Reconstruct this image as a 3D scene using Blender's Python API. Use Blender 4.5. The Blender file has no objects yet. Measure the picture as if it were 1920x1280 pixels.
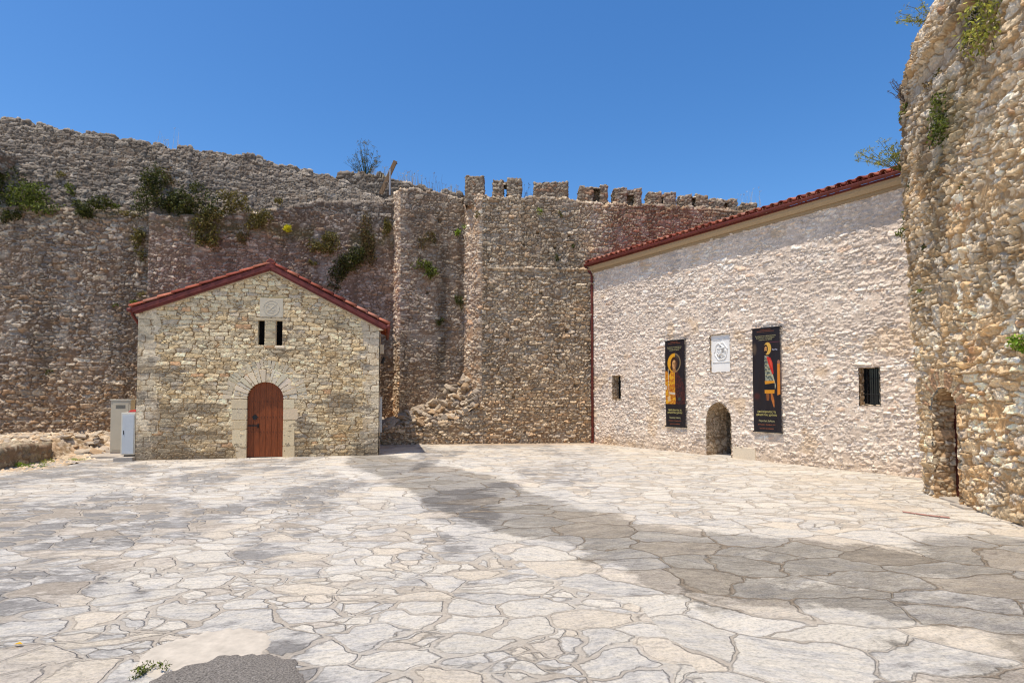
import bpy, math, random
import numpy as np
from mathutils import Vector, Matrix
C = bpy.context.scene.collection
SC = bpy.context.scene
PI = math.pi

# ------------------------------------------------------------ camera, sky, sun, exposure
cam = bpy.data.objects.new('camera', bpy.data.cameras.new('camera')); C.objects.link(cam)
cam.data.lens = 20.625; cam.data.sensor_width = 36.0; cam.data.clip_end = 2000; cam.data.clip_start = 0.05
cam.location = (0, 0, 1.7)
cam.rotation_euler = (math.radians(90) + math.atan(42/1100), 0, 0)
cam.data.shift_y = 56/1920
SC.camera = cam
SUN = Vector((-0.90, -0.74, 3.60)).normalized()
w = bpy.data.worlds.new('World'); SC.world = w; w.use_nodes = True
wn = w.node_tree; bg = wn.nodes['Background']
sky = wn.nodes.new('ShaderNodeTexSky'); sky.sky_type = 'NISHITA'; sky.sun_disc = False
sky.sun_elevation = math.asin(SUN.z); sky.sun_rotation = math.atan2(SUN.x, SUN.y) % (2*PI)
sky.altitude = 300; sky.air_density = 1.0; sky.dust_density = 1.0; sky.ozone_density = 3.0
hs = wn.nodes.new('ShaderNodeHueSaturation'); hs.inputs['Saturation'].default_value = 1.30; hs.inputs['Hue'].default_value = .503
wn.links.new(sky.outputs[0], hs.inputs['Color']); wn.links.new(hs.outputs[0], bg.inputs[0]); bg.inputs[1].default_value = 0.142
sun = bpy.data.objects.new('sun', bpy.data.lights.new('sun', 'SUN')); C.objects.link(sun)
sun.data.energy = 3.6; sun.data.angle = math.radians(0.53); sun.data.color = (1.0, 0.935, 0.835)
sun.rotation_euler = SUN.to_track_quat('Z', 'Y').to_euler(); sun.location = (0, 0, 30)
SC.view_settings.view_transform = 'Standard'; SC.view_settings.look = 'None'
SC.cycles.filter_width = 1.15
SC.view_settings.gamma = 1; SC.view_settings.exposure = 0.36

# ------------------------------------------------------------ naming helpers
def tag(o, label=None, cat=None, group=None, kind=None):
    if label: o['label'] = label
    if cat: o['category'] = cat
    if group: o['group'] = group
    if kind: o['kind'] = kind
    return o
def thing(name, label, cat, loc=(0, 0, 0), rotz=0, group=None):
    o = bpy.data.objects.new(name, None); C.objects.link(o); o.empty_display_size = .2
    o.location = loc; o.rotation_euler = (0, 0, rotz)
    return tag(o, label, cat, group)
def link(name, me, mat, parent=None):
    o = bpy.data.objects.new(name, me); C.objects.link(o)
    if mat and not me.materials: me.materials.append(mat)
    if parent: o.parent = parent
    return o

# ------------------------------------------------------------ noise
def lin(c):
    c = np.asarray(c, float)/255.0
    return np.where(c <= .04045, c/12.92, ((c+.055)/1.055)**2.4)
def hsh(i, j, k=0):
    i = np.asarray(i).astype(np.int64).astype(np.uint32); j = np.asarray(j).astype(np.int64).astype(np.uint32)
    h = i*np.uint32(374761393) + j*np.uint32(668265263) + np.uint32((int(k)*2246822519 + 3266489917) & 0xffffffff)
    h = (h ^ (h >> np.uint32(13)))*np.uint32(1274126177)
    h = (h ^ (h >> np.uint32(16)))*np.uint32(2654435761)
    h = h ^ (h >> np.uint32(15))
    return (h.astype(np.float64)/4294967296.0).astype(np.float32)
def vnoise(x, y, k=0):
    xi = np.floor(x); yi = np.floor(y); fx = x-xi; fy = y-yi
    fx = fx*fx*(3-2*fx); fy = fy*fy*(3-2*fy)
    a = hsh(xi, yi, k); b = hsh(xi+1, yi, k); c = hsh(xi, yi+1, k); d = hsh(xi+1, yi+1, k)
    return (a*(1-fx)+b*fx)*(1-fy) + (c*(1-fx)+d*fx)*fy
def fbm(x, y, s=1.0, o=4, k=0, g=.5):
    t = 0; a = 1; n = 0; x = np.asarray(x)*s; y = np.asarray(y)*s
    for i in range(o):
        t = t + a*vnoise(x, y, k+i*17); n += a; a *= g; x = x*2.03+5.1; y = y*2.03+1.7
    return t/n
def sst(a, b, x):
    t = np.clip((x-a)/(b-a), 0, 1); return t*t*(3-2*t)

# ------------------------------------------------------------ stones
def stones(u, v, cw, ch, seed=0, jit=.75, p=3.0, wav=.5):
    """irregular coursed rubble: returns edge distance, three hashes per stone and local offsets"""
    u = u + .10*cw*(fbm(u, v, 3/cw*.35, 2, seed+3)-.5)*2
    v = v + wav*ch*(fbm(u, v, .55/ch*.25, 3, seed+5)-.5)*2 + .12*ch*(fbm(u, v, 2.2/cw, 2, seed+6)-.5)*2
    vv = v/ch + 3.2*(vnoise(v*0, v*1.1, seed+9)-.5)
    r0 = np.floor(vv)
    F1 = np.full(u.shape, 9.0, np.float32); F2 = F1.copy()
    I = np.zeros(u.shape, np.int64); J = I.copy(); DX = np.zeros(u.shape, np.float32); DY = DX.copy()
    for dr in (-1, 0, 1):
        r = r0+dr
        rw = cw*(.62+.95*hsh(r, r*0, seed+1)); off = hsh(r, r*0+7, seed+2)*cw
        x = (u+off)/rw; c0 = np.floor(x)
        for dc in (-1, 0, 1):
            c = c0+dc
            su = (c+.5+jit*(hsh(c, r, seed+11)-.5))*rw - off
            sv = r+.5+jit*.8*(hsh(c, r, seed+12)-.5)
            wt = .22*(hsh(c, r, seed+13)-.5)
            ax = np.abs(u-su)/rw; ay = np.abs(vv-sv)
            d = (ax**p+ay**p)**(1/p) - wt
            m = d < F1
            F2 = np.where(m, F1, np.minimum(F2, d)); F1 = np.where(m, d, F1)
            I = np.where(m, c, I); J = np.where(m, r, J)
            DX = np.where(m, (u-su)/rw, DX); DY = np.where(m, vv-sv, DY)
    return F2-F1, I, J, DX, DY
STY = {}
def style(name, **k): STY[name] = k
def apply_stones(U, V, st):
    """displacement (m) and albedo (linear) for a masonry style"""
    s = st; seed = s.get('seed', 1)
    e, I, J, DX, DY = stones(U, V, s['cw'], s['ch'], seed, s.get('jit', .75), s.get('p', 3.0), s.get('wav', .5))
    big = s.get('split', .45)
    if big:                                   # some stones are replaced by packs of smaller ones
        e2, I2, J2, DX2, DY2 = stones(U+3.1, V+1.7, s['cw']*.52, s['ch']*.60, seed+200, .9, s.get('p', 3.0), s.get('wav', .5))
        sm = hsh(I, J, seed+28) < big
        e = np.where(sm, np.minimum(e2*.8, e+.12), e)
        I = np.where(sm, I2+5000, I); J = np.where(sm, J2, J); DX = np.where(sm, DX2, DX); DY = np.where(sm, DY2, DY)
    rough = fbm(U, V, 18, 5, seed+40, .66)-.5
    fine = fbm(U, V, 55, 2, seed+60)-.5
    ridg = 1-2*np.abs(fbm(U, V*1.4, 9, 3, seed+45)-.5)*2
    e = e + .16*rough + s.get('mbias', 0)
    j = s.get('joint', .10)
    m = sst(j*.45, j*1.35, e)
    h1 = hsh(I, J, seed+21); h2 = hsh(I, J, seed+22); h3 = hsh(I, J, seed+23); h4 = hsh(I, J, seed+24)
    rel = s['relief']
    dome = 1-np.clip(DX*DX*1.6+DY*DY*1.6, 0, 1)
    h = rel*(.25+.75*h1)*m + m*rel*s.get('tilt', .9)*((h2-.5)*DX*1.8+(h3-.5)*DY*2.0) + m*rel*s.get('dome', .3)*dome
    h = h + m*rel*s.get('rock', 1.0)*(rough*1.3+.35*(ridg-.6)) + fine*rel*.4
    # mortar stands at a varying level: deep joints here, flush pointing there
    ml = rel*(s.get('mlev', .35)+s.get('mvar', .8)*(fbm(U, V, 2.2, 4, seed+95)-.5)*2) + rel*.35*rough
    w = sst(-.10*rel, .14*rel, ml-h)
    h = h*(1-w)+ml*w; m = m*(1-.9*w)
    h = h + s.get('bulge', .03)*(fbm(U, V, .7, 3, seed+70)-.5)*2
    pal = np.array([lin(c) for c in s['pal']]); wts = np.cumsum(s.get('wts', [1]*len(pal))); wts = wts/wts[-1]
    idx = np.searchsorted(wts, np.clip(h4, 0, .9999))
    col = pal[np.clip(idx, 0, len(pal)-1)]
    cv = s.get('cvar', .42)
    br = (1-cv*.5+cv*hsh(I, J, seed+25)) * (1+.9*rough) * (1+.35*fine)
    col = col*br[..., None]
    pat = fbm(U*1.0, V*1.7, 7, 3, seed+80)
    pc = lin(s.get('patch', s['pal'][0]))
    col = col*(1-.45*sst(.52, .72, pat)[..., None]) + pc*(.45*sst(.52, .72, pat))[..., None]
    mc = lin(s['mortar'])*(.72+.56*fbm(U, V, 9, 3, seed+90))[..., None]
    col = col*m[..., None] + mc*(1-m)[..., None]
    return h, col, m, e

def grid_mesh(name, P, col=None, keep=None, mat=None, parent=None, smooth=True, extra=None):
    nu, nv = P.shape[:2]
    idx = np.arange(nu*nv).reshape(nu, nv)
    q = np.stack([idx[:-1, :-1], idx[1:, :-1], idx[1:, 1:], idx[:-1, 1:]], -1).reshape(-1, 4)
    if keep is not None: q = q[keep.reshape(-1)]
    used = np.zeros(nu*nv, bool); used[q.reshape(-1)] = True
    rem = np.cumsum(used)-1; q = rem[q]
    co = P.reshape(-1, 3)[used]
    me = bpy.data.meshes.new(name)
    me.vertices.add(len(co)); me.vertices.foreach_set('co', co.astype(np.float32).ravel())
    me.loops.add(q.size); me.loops.foreach_set('vertex_index', q.astype(np.int32).ravel())
    me.polygons.add(len(q)); me.polygons.foreach_set('loop_start', (np.arange(len(q))*4).astype(np.int32))
    try: me.polygons.foreach_set('loop_total', np.full(len(q), 4, np.int32))
    except Exception: pass
    me.update(calc_edges=True)
    me.polygons.foreach_set('use_smooth', np.full(len(q), smooth))
    def att(nm, c):
        a = me.color_attributes.new(nm, 'FLOAT_COLOR', 'POINT')
        cc = np.ones((len(co), 4), np.float32); cc[:, :c.shape[-1]] = c.reshape(-1, c.shape[-1])[used]
        a.data.foreach_set('color', cc.ravel())
    if col is not None: att('Col', col)
    if extra is not None:
        for k, c in extra.items(): att(k, c)
    me.validate()
    return link(name, me, mat, parent)

def masonry(name, P, U, V, st, parent=None, mat=None, keep=None, post=None, fade=None):
    Pu = np.gradient(P, axis=0); Pv = np.gradient(P, axis=1)
    N = np.cross(Pu, Pv); N /= np.maximum(np.linalg.norm(N, axis=2, keepdims=True), 1e-9)
    h, col, m, e = apply_stones(U.astype(np.float32), V.astype(np.float32), STY[st] if isinstance(st, str) else st)
    if fade is not None: h = h*fade
    if post is not None: h, col = post(P, U, V, h, col, m)
    P2 = P + N*h[..., None]
    return grid_mesh(name, P2, np.clip(col, .004, .9), keep, mat or M['stone'], parent)

def plan_points(pts, du):
    """resample a polyline keeping its corners -> points, arc length"""
    pts = np.array(pts, float); out = []; s = []; acc = 0
    for k in range(len(pts)-1):
        L = np.linalg.norm(pts[k+1]-pts[k]); n = max(1, int(round(L/du)))
        for i in range(n):
            out.append(pts[k]+(pts[k+1]-pts[k])*i/n); s.append(acc+L*i/n)
        acc += L
    out.append(pts[-1]); s.append(acc)
    return np.array(out), np.array(s)
def plan_normals(xy, blur=0):
    t = np.gradient(xy, axis=0); t /= np.linalg.norm(t, axis=1, keepdims=True)
    n = np.stack([-t[:, 1], t[:, 0]], 1)      # inward (away from the courtyard)
    if blur:
        k = np.ones(blur)/blur; pad = np.pad(n, ((blur//2, blur//2), (0, 0)), 'edge')
        n = np.stack([np.convolve(pad[:, i], k, 'valid')[:len(xy)] for i in (0, 1)], 1)
        n /= np.linalg.norm(n, axis=1, keepdims=True)
    return n
def rail_surface(pts, rails, du, dvs, blur=0, uoff=0.0):
    """rails: list of f(s,xy)->(back,z) arrays; dvs: sample step per segment"""
    xy, s = plan_points(pts, du); n = plan_normals(xy, blur)
    R = [f(s, xy) for f in rails]
    rows = []; vs = []; acc = 0.0
    for k in range(len(R)-1):
        b0, z0 = [np.broadcast_to(a, s.shape) for a in R[k]]; b1, z1 = [np.broadcast_to(a, s.shape) for a in R[k+1]]
        L = np.sqrt((b1-b0)**2+(z1-z0)**2); Lm = L.mean(); nn = max(1, int(round(L.max()/dvs[k])))
        last = k == len(R)-2
        for i in range(nn+(1 if last else 0)):
            f = i/nn; b = b0+(b1-b0)*f; z = z0+(z1-z0)*f
            rows.append(np.concatenate([xy+n*b[:, None], z[:, None]], 1)); vs.append(acc+L*f)
        acc = acc+L
    P = np.stack(rows, 1); V = np.stack(vs, 1); U = np.broadcast_to((s+uoff)[:, None], V.shape)
    return P, U, V, s, xy

# ------------------------------------------------------------ materials
M = {}
def nmat(name, rough=.9, spec=.25):
    m = bpy.data.materials.new(name); m.use_nodes = True
    b = m.node_tree.nodes['Principled BSDF']; b.inputs['Roughness'].default_value = rough
    b.inputs['Specular IOR Level'].default_value = spec
    return m, m.node_tree, b
def N_(nt, t, **k):
    n = nt.nodes.new(t)
    for a, v in k.items():
        if a.startswith('i_'):
            key = a[2:]; key = int(key) if key.isdigit() else key.replace('_', ' ')
            n.inputs[key].default_value = v
        else: setattr(n, a, v)
    return n
def mixc(nt, fac, a, b, mode='MIX'):
    n = nt.nodes.new('ShaderNodeMix'); n.data_type = 'RGBA'; n.blend_type = mode
    for s, v in ((n.inputs[0], fac), (n.inputs[6], a), (n.inputs[7], b)):
        if isinstance(v, (int, float)): s.default_value = v
        elif isinstance(v, (tuple, list, np.ndarray)): s.default_value = tuple(float(q) for q in v)+((1,) if len(v) == 3 else ())
        else: nt.links.new(v, s)
    return n.outputs[2]
def math_(nt, op, a, b=None, clamp=False):
    n = nt.nodes.new('ShaderNodeMath'); n.operation = op; n.use_clamp = clamp
    for i, v in enumerate((a, b)):
        if v is None: continue
        if isinstance(v, (int, float)): n.inputs[i].default_value = v
        else: nt.links.new(v, n.inputs[i])
    return n.outputs[0]
def ramp_(nt, fac, stops, interp='LINEAR'):
    n = nt.nodes.new('ShaderNodeValToRGB'); n.color_ramp.interpolation = interp
    el = n.color_ramp.elements
    while len(el) < len(stops): el.new(.5)
    for e, (p, c) in zip(el, stops):
        e.position = p; e.color = tuple(float(q) for q in (c if hasattr(c, '__len__') else (c, c, c)))[:3]+(1,)
    nt.links.new(fac, n.inputs[0]); return n.outputs[0]
def attr_mat(name, rough=.92, bump=.5, scale=45., var=.35, spec=.2, trans=0.0, dist=.01, tone=None):
    m, nt, b = nmat(name, rough, spec)
    a = N_(nt, 'ShaderNodeVertexColor', layer_name='Col')
    tc = N_(nt, 'ShaderNodeTexCoord')
    n = N_(nt, 'ShaderNodeTexNoise', i_Scale=scale, i_Detail=7.0, i_Roughness=.65)
    nt.links.new(tc.outputs['Object'], n.inputs['Vector'])
    v = ramp_(nt, n.outputs['Fac'], [(.25, 1-var), (.75, 1+var)])
    c = mixc(nt, 1.0, a.outputs[0], v, 'MULTIPLY')
    if tone: c = mixc(nt, 1.0, c, tone, 'MULTIPLY')
    nt.links.new(c, b.inputs['Base Color'])
    if bump:
        bp = N_(nt, 'ShaderNodeBump', i_Strength=bump, i_Distance=dist)
        nt.links.new(n.outputs['Fac'], bp.inputs['Height']); nt.links.new(bp.outputs[0], b.inputs['Normal'])
    if trans:
        tr = N_(nt, 'ShaderNodeBsdfTranslucent'); nt.links.new(c, tr.inputs[0])
        mx = N_(nt, 'ShaderNodeMixShader', i_0=trans); out = nt.nodes['Material Output']
        nt.links.new(b.outputs[0], mx.inputs[1]); nt.links.new(tr.outputs[0], mx.inputs[2]); nt.links.new(mx.outputs[0], out.inputs[0])
    return m
def plain_mat(name, col, rough=.6, var=.15, scale=12., bump=.15, spec=.3, stretch=(1, 1, 1), metal=0.0, dist=.005):
    m, nt, b = nmat(name, rough, spec); b.inputs['Metallic'].default_value = metal
    tc = N_(nt, 'ShaderNodeTexCoord'); mp = N_(nt, 'ShaderNodeMapping'); mp.inputs['Scale'].default_value = stretch
    nt.links.new(tc.outputs['Object'], mp.inputs[0])
    n = N_(nt, 'ShaderNodeTexNoise', i_Scale=scale, i_Detail=6.0, i_Roughness=.6); nt.links.new(mp.outputs[0], n.inputs['Vector'])
    l = lin(col); v = ramp_(nt, n.outputs['Fac'], [(.3, l*(1-var)), (.7, np.minimum(l*(1+var), 1))])
    nt.links.new(v, b.inputs['Base Color'])
    bp = N_(nt, 'ShaderNodeBump', i_Strength=bump, i_Distance=dist)
    nt.links.new(n.outputs['Fac'], bp.inputs['Height']); nt.links.new(bp.outputs[0], b.inputs['Normal'])
    return m
M['stone'] = attr_mat('rubble_stone', .95, .7, 38., .28, .1, 0, .012, (1.05, .97, .86))
M['leaf'] = attr_mat('leaves', .6, 0, 30., .25, .25, .3)
M['dry'] = attr_mat('dry_stalks', .9, 0, 30., .2, .1, .2)
M['tile'] = attr_mat('clay_tile', .85, .4, 30., .3, .15, 0, .004)
M['print'] = attr_mat('printed_vinyl', .5, .05, 30., .03, .3)
M['redpaint'] = plain_mat('maroon_painted_metal', (112, 54, 46), .6, .28, 7., .1)
M['plaster'] = plain_mat('pale_lime_plaster', (190, 172, 142), .95, .16, 6., .5, .1)
M['cutstone'] = attr_mat('cut_limestone', .9, .5, 30., .16, .15, 0, .006, (1.05, .98, .88))
M['marble'] = plain_mat('white_marble', (236, 232, 224), .7, .04, 5., .2, .3)
M['slab'] = plain_mat('cream_limestone_slab', (204, 190, 164), .85, .08, 9., .35, .2)
M['wood'] = plain_mat('stained_door_wood', (130, 66, 30), .5, .4, 9., .25, .3, (6, 1, .35))
M['oldwood'] = plain_mat('weathered_wood', (128, 104, 80), .9, .3, 8., .6, .1, (5, 5, .5))
M['iron'] = plain_mat('black_iron', (22, 21, 21), .5, .3, 20., .3, .4)
M['dark'] = plain_mat('unlit_interior', (20, 18, 17), .95, .3, 4., .1, .05)
M['glassdark'] = plain_mat('dark_window_glass', (24, 25, 27), .12, .2, 3., .0, .5)
M['cabbeige'] = plain_mat('beige_painted_steel', (190, 178, 154), .55, .05, 3., .05)
M['cabgrey'] = plain_mat('blue_grey_painted_steel', (194, 196, 194), .5, .05, 3., .05)
M['cabwhite'] = plain_mat('off_white_painted_steel', (210, 202, 184), .5, .05, 3., .05)
M['red'] = plain_mat('red_plastic', (196, 26, 34), .4, .1, 8., .05)
M['concrete'] = plain_mat('pale_concrete', (176, 164, 148), .95, .14, 9., .5, .1)
M['greycem'] = None
M['yellowtext'] = plain_mat('yellow_print', (206, 192, 116), .5, .02, 3., 0)
M['creamtext'] = plain_mat('cream_print', (188, 180, 130), .5, .02, 3., 0)
M['orangetext'] = plain_mat('orange_print', (176, 100, 66), .5, .02, 3., 0)
M['galv'] = plain_mat('grey_weathered_post', (150, 150, 152), .6, .12, 9., .2)

# ------------------------------------------------------------ generic solids
class MB:
    def __init__(s): s.v = []; s.f = []; s.c = []
    def add(s, vs, fs, col=None):
        o = len(s.v); s.v += [tuple(map(float, p)) for p in vs]; s.f += [tuple(i+o for i in f) for f in fs]
        s.c += [tuple(col) if col is not None else (1, 1, 1)]*len(vs)
    def box(s, a, b, col=None, jit=0, rnd=None, rz=0, about=None):
        x0, y0, z0 = a; x1, y1, z1 = b
        vs = [(x0, y0, z0), (x1, y0, z0), (x1, y1, z0), (x0, y1, z0), (x0, y0, z1), (x1, y0, z1), (x1, y1, z1), (x0, y1, z1)]
        if jit: vs = [tuple(q+rnd.uniform(-jit, jit) for q in p) for p in vs]
        if rz:
            cx, cy = about or ((x0+x1)/2, (y0+y1)/2); c, n = math.cos(rz), math.sin(rz)
            vs = [(cx+(x-cx)*c-(y-cy)*n, cy+(x-cx)*n+(y-cy)*c, z) for x, y, z in vs]
        s.add(vs, [(0, 3, 2, 1), (4, 5, 6, 7), (0, 1, 5, 4), (1, 2, 6, 5), (2, 3, 7, 6), (3, 0, 4, 7)], col)
    def tube(s, pts, r, n=8, col=None, r1=None):
        pts = [Vector(p) for p in pts]; rings = []
        for i, p in enumerate(pts):
            t = (pts[min(i+1, len(pts)-1)]-pts[max(i-1, 0)]).normalized()
            a = t.cross(Vector((0, 0, 1)));  a = a if a.length > .05 else t.cross(Vector((1, 0, 0))); a.normalize(); b = t.cross(a)
            rr = r if r1 is None else r+(r1-r)*i/(len(pts)-1)
            rings.append([p+a*math.cos(2*PI*k/n)*rr+b*math.sin(2*PI*k/n)*rr for k in range(n)])
        vs = [q for R in rings for q in R]; fs = []
        for i in range(len(rings)-1):
            for k in range(n): fs.append((i*n+k, i*n+(k+1) % n, (i+1)*n+(k+1) % n, (i+1)*n+k))
        fs.append(tuple(range(n))[::-1]); fs.append(tuple((len(rings)-1)*n+k for k in range(n)))
        s.add(vs, fs, col)
    def prism(s, poly, y0, y1, col=None):
        """polygon in x,z swept along y"""
        n = len(poly); vs = [(x, y0, z) for x, z in poly]+[(x, y1, z) for x, z in poly]
        fs = [tuple(range(n)), tuple(range(2*n-1, n-1, -1))]+[(i, i+n, (i+1) % n+n, (i+1) % n) for i in range(n)]
        s.add(vs, fs, col)
    def build(s, name, mat, parent=None, bevel=0, smooth=False):
        me = bpy.data.meshes.new(name); me.from_pydata(s.v, [], s.f)
        a = me.color_attributes.new('Col', 'FLOAT_COLOR', 'POINT')
        a.data.foreach_set('color', np.array([c[:3]+(1,) for c in s.c], np.float32).ravel())
        import bmesh
        bm = bmesh.new(); bm.from_mesh(me); bmesh.ops.recalc_face_normals(bm, faces=bm.faces); bm.to_mesh(me); bm.free()
        if smooth: me.polygons.foreach_set('use_smooth', np.full(len(me.polygons), True))
        o = link(name, me, mat, parent)
        if bevel:
            b = o.modifiers.new('bevel', 'BEVEL'); b.width = bevel; b.segments = 2; b.limit_method = 'ANGLE'
        return o
def I1(x, xs, ys): return np.interp(x, xs, ys)

# ------------------------------------------------------------ masonry styles
style('rampart', cw=.29, ch=.125, relief=.062, joint=.11, jit=.62, p=4.5, wav=.38, bulge=.05, seed=11, rock=1.25, tilt=1.3, dome=.1, mlev=.22,
      pal=[(168, 156, 142), (150, 140, 131), (188, 178, 164), (166, 144, 122), (138, 128, 120), (200, 190, 174)],
      wts=[3, 3, 2, 2, 1.5, 1], mortar=(122, 103, 86), patch=(134, 116, 102))
style('rampart_up', cw=.30, ch=.115, relief=.055, joint=.09, jit=.6, p=4, wav=.3, bulge=.03, seed=23, rock=1.2, split=.3, mlev=.12, dome=.1,
      pal=[(142, 134, 125), (160, 152, 142), (128, 120, 112), (114, 107, 100)], mortar=(98, 86, 75), patch=(108, 100, 92))
style('panel', cw=.24, ch=.11, relief=.045, joint=.12, jit=.75, p=3.6, wav=.5, bulge=.03, seed=31, rock=1.4, mlev=.42, dome=.1,
      pal=[(156, 142, 129), (140, 128, 118), (172, 160, 148), (160, 138, 116), (190, 178, 164)], mortar=(120, 103, 88), patch=(130, 115, 102))
style('recess', cw=.30, ch=.125, relief=.055, joint=.11, jit=.75, p=4, wav=.4, bulge=.04, seed=41, rock=1.2, mlev=.35, dome=.1,
      pal=[(170, 158, 142), (152, 143, 134), (184, 173, 158), (160, 142, 124)], mortar=(132, 113, 95), patch=(140, 124, 110))
style('corner', cw=.24, ch=.12, relief=.055, joint=.10, jit=.85, p=3.4, wav=.5, bulge=.04, seed=51, rock=1.3, tilt=1.2, mlev=.3, dome=.1,
      pal=[(218, 204, 184), (202, 186, 166), (228, 218, 202), (208, 176, 146), (184, 172, 160)], wts=[3, 3, 2, 1, 2],
      mortar=(178, 152, 126), patch=(190, 166, 140))  # palette raised so the sunlit pier faces are painted brighter than the wall
style('merlon', cw=.20, ch=.11, relief=.045, joint=.11, jit=.8, p=3.5, wav=.4, bulge=.03, seed=61, rock=1.3, dome=.1,
      pal=[(158, 148, 134), (138, 129, 118), (176, 166, 150), (156, 126, 104)], wts=[3, 3, 2, 1.2], mortar=(114, 98, 82), patch=(112, 105, 95))
style('chapel', cw=.26, ch=.112, relief=.019, joint=.080, jit=.52, p=5.5, wav=.22, bulge=.008, seed=71, rock=.8, tilt=.8, dome=.15, split=.28, mlev=-.1, mvar=.7, cvar=.34,
      pal=[(232, 214, 178), (220, 197, 156), (238, 223, 190), (208, 193, 164), (216, 176, 136), (196, 184, 164)],
      wts=[3, 3, 3, 2, .3, 1.2], mortar=(138, 112, 80), patch=(212, 186, 146))
style('quoin', cw=.42, ch=.165, relief=.012, joint=.045, jit=.35, p=6, wav=.12, bulge=.008, seed=77, rock=.6, tilt=.4, dome=.1, split=.12, mlev=-.1, mvar=.4, cvar=.25,
      pal=[(228, 215, 190), (216, 202, 174), (204, 192, 172)], mortar=(144, 120, 90), patch=(212, 199, 174))
style('hall', cw=.25, ch=.095, relief=.027, joint=.11, jit=.7, p=3.6, wav=.7, bulge=.02, seed=81, rock=1.3, tilt=1.6, dome=.12, split=.5, mlev=.36, mvar=.7, cvar=.26,
      pal=[(232, 221, 210), (222, 210, 199), (238, 229, 220), (204, 197, 192), (228, 204, 184)], wts=[4, 3, 3, 1.2, .5],
      mortar=(212, 199, 186), patch=(222, 209, 197))
style('tower', cw=.27, ch=.145, relief=.050, joint=.10, jit=.8, p=4.0, wav=.5, bulge=.04, seed=91, rock=1.3, tilt=1.3, dome=.15, split=.36, mlev=.12, mvar=.75, cvar=.36,
      pal=[(218, 203, 179), (206, 187, 157), (226, 216, 198), (200, 174, 138), (184, 172, 156), (188, 154, 124)],
      wts=[3, 3, 2.5, 2, 1.3, .4], mortar=(176, 148, 112), patch=(208, 188, 156))
style('jamb', cw=.20, ch=.12, relief=.022, joint=.10, jit=.8, p=3, wav=.3, bulge=.01, seed=99, rock=1.,
      pal=[(176, 160, 138), (162, 147, 128), (190, 174, 150)], mortar=(150, 128, 102), patch=(150, 130, 104))

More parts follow.
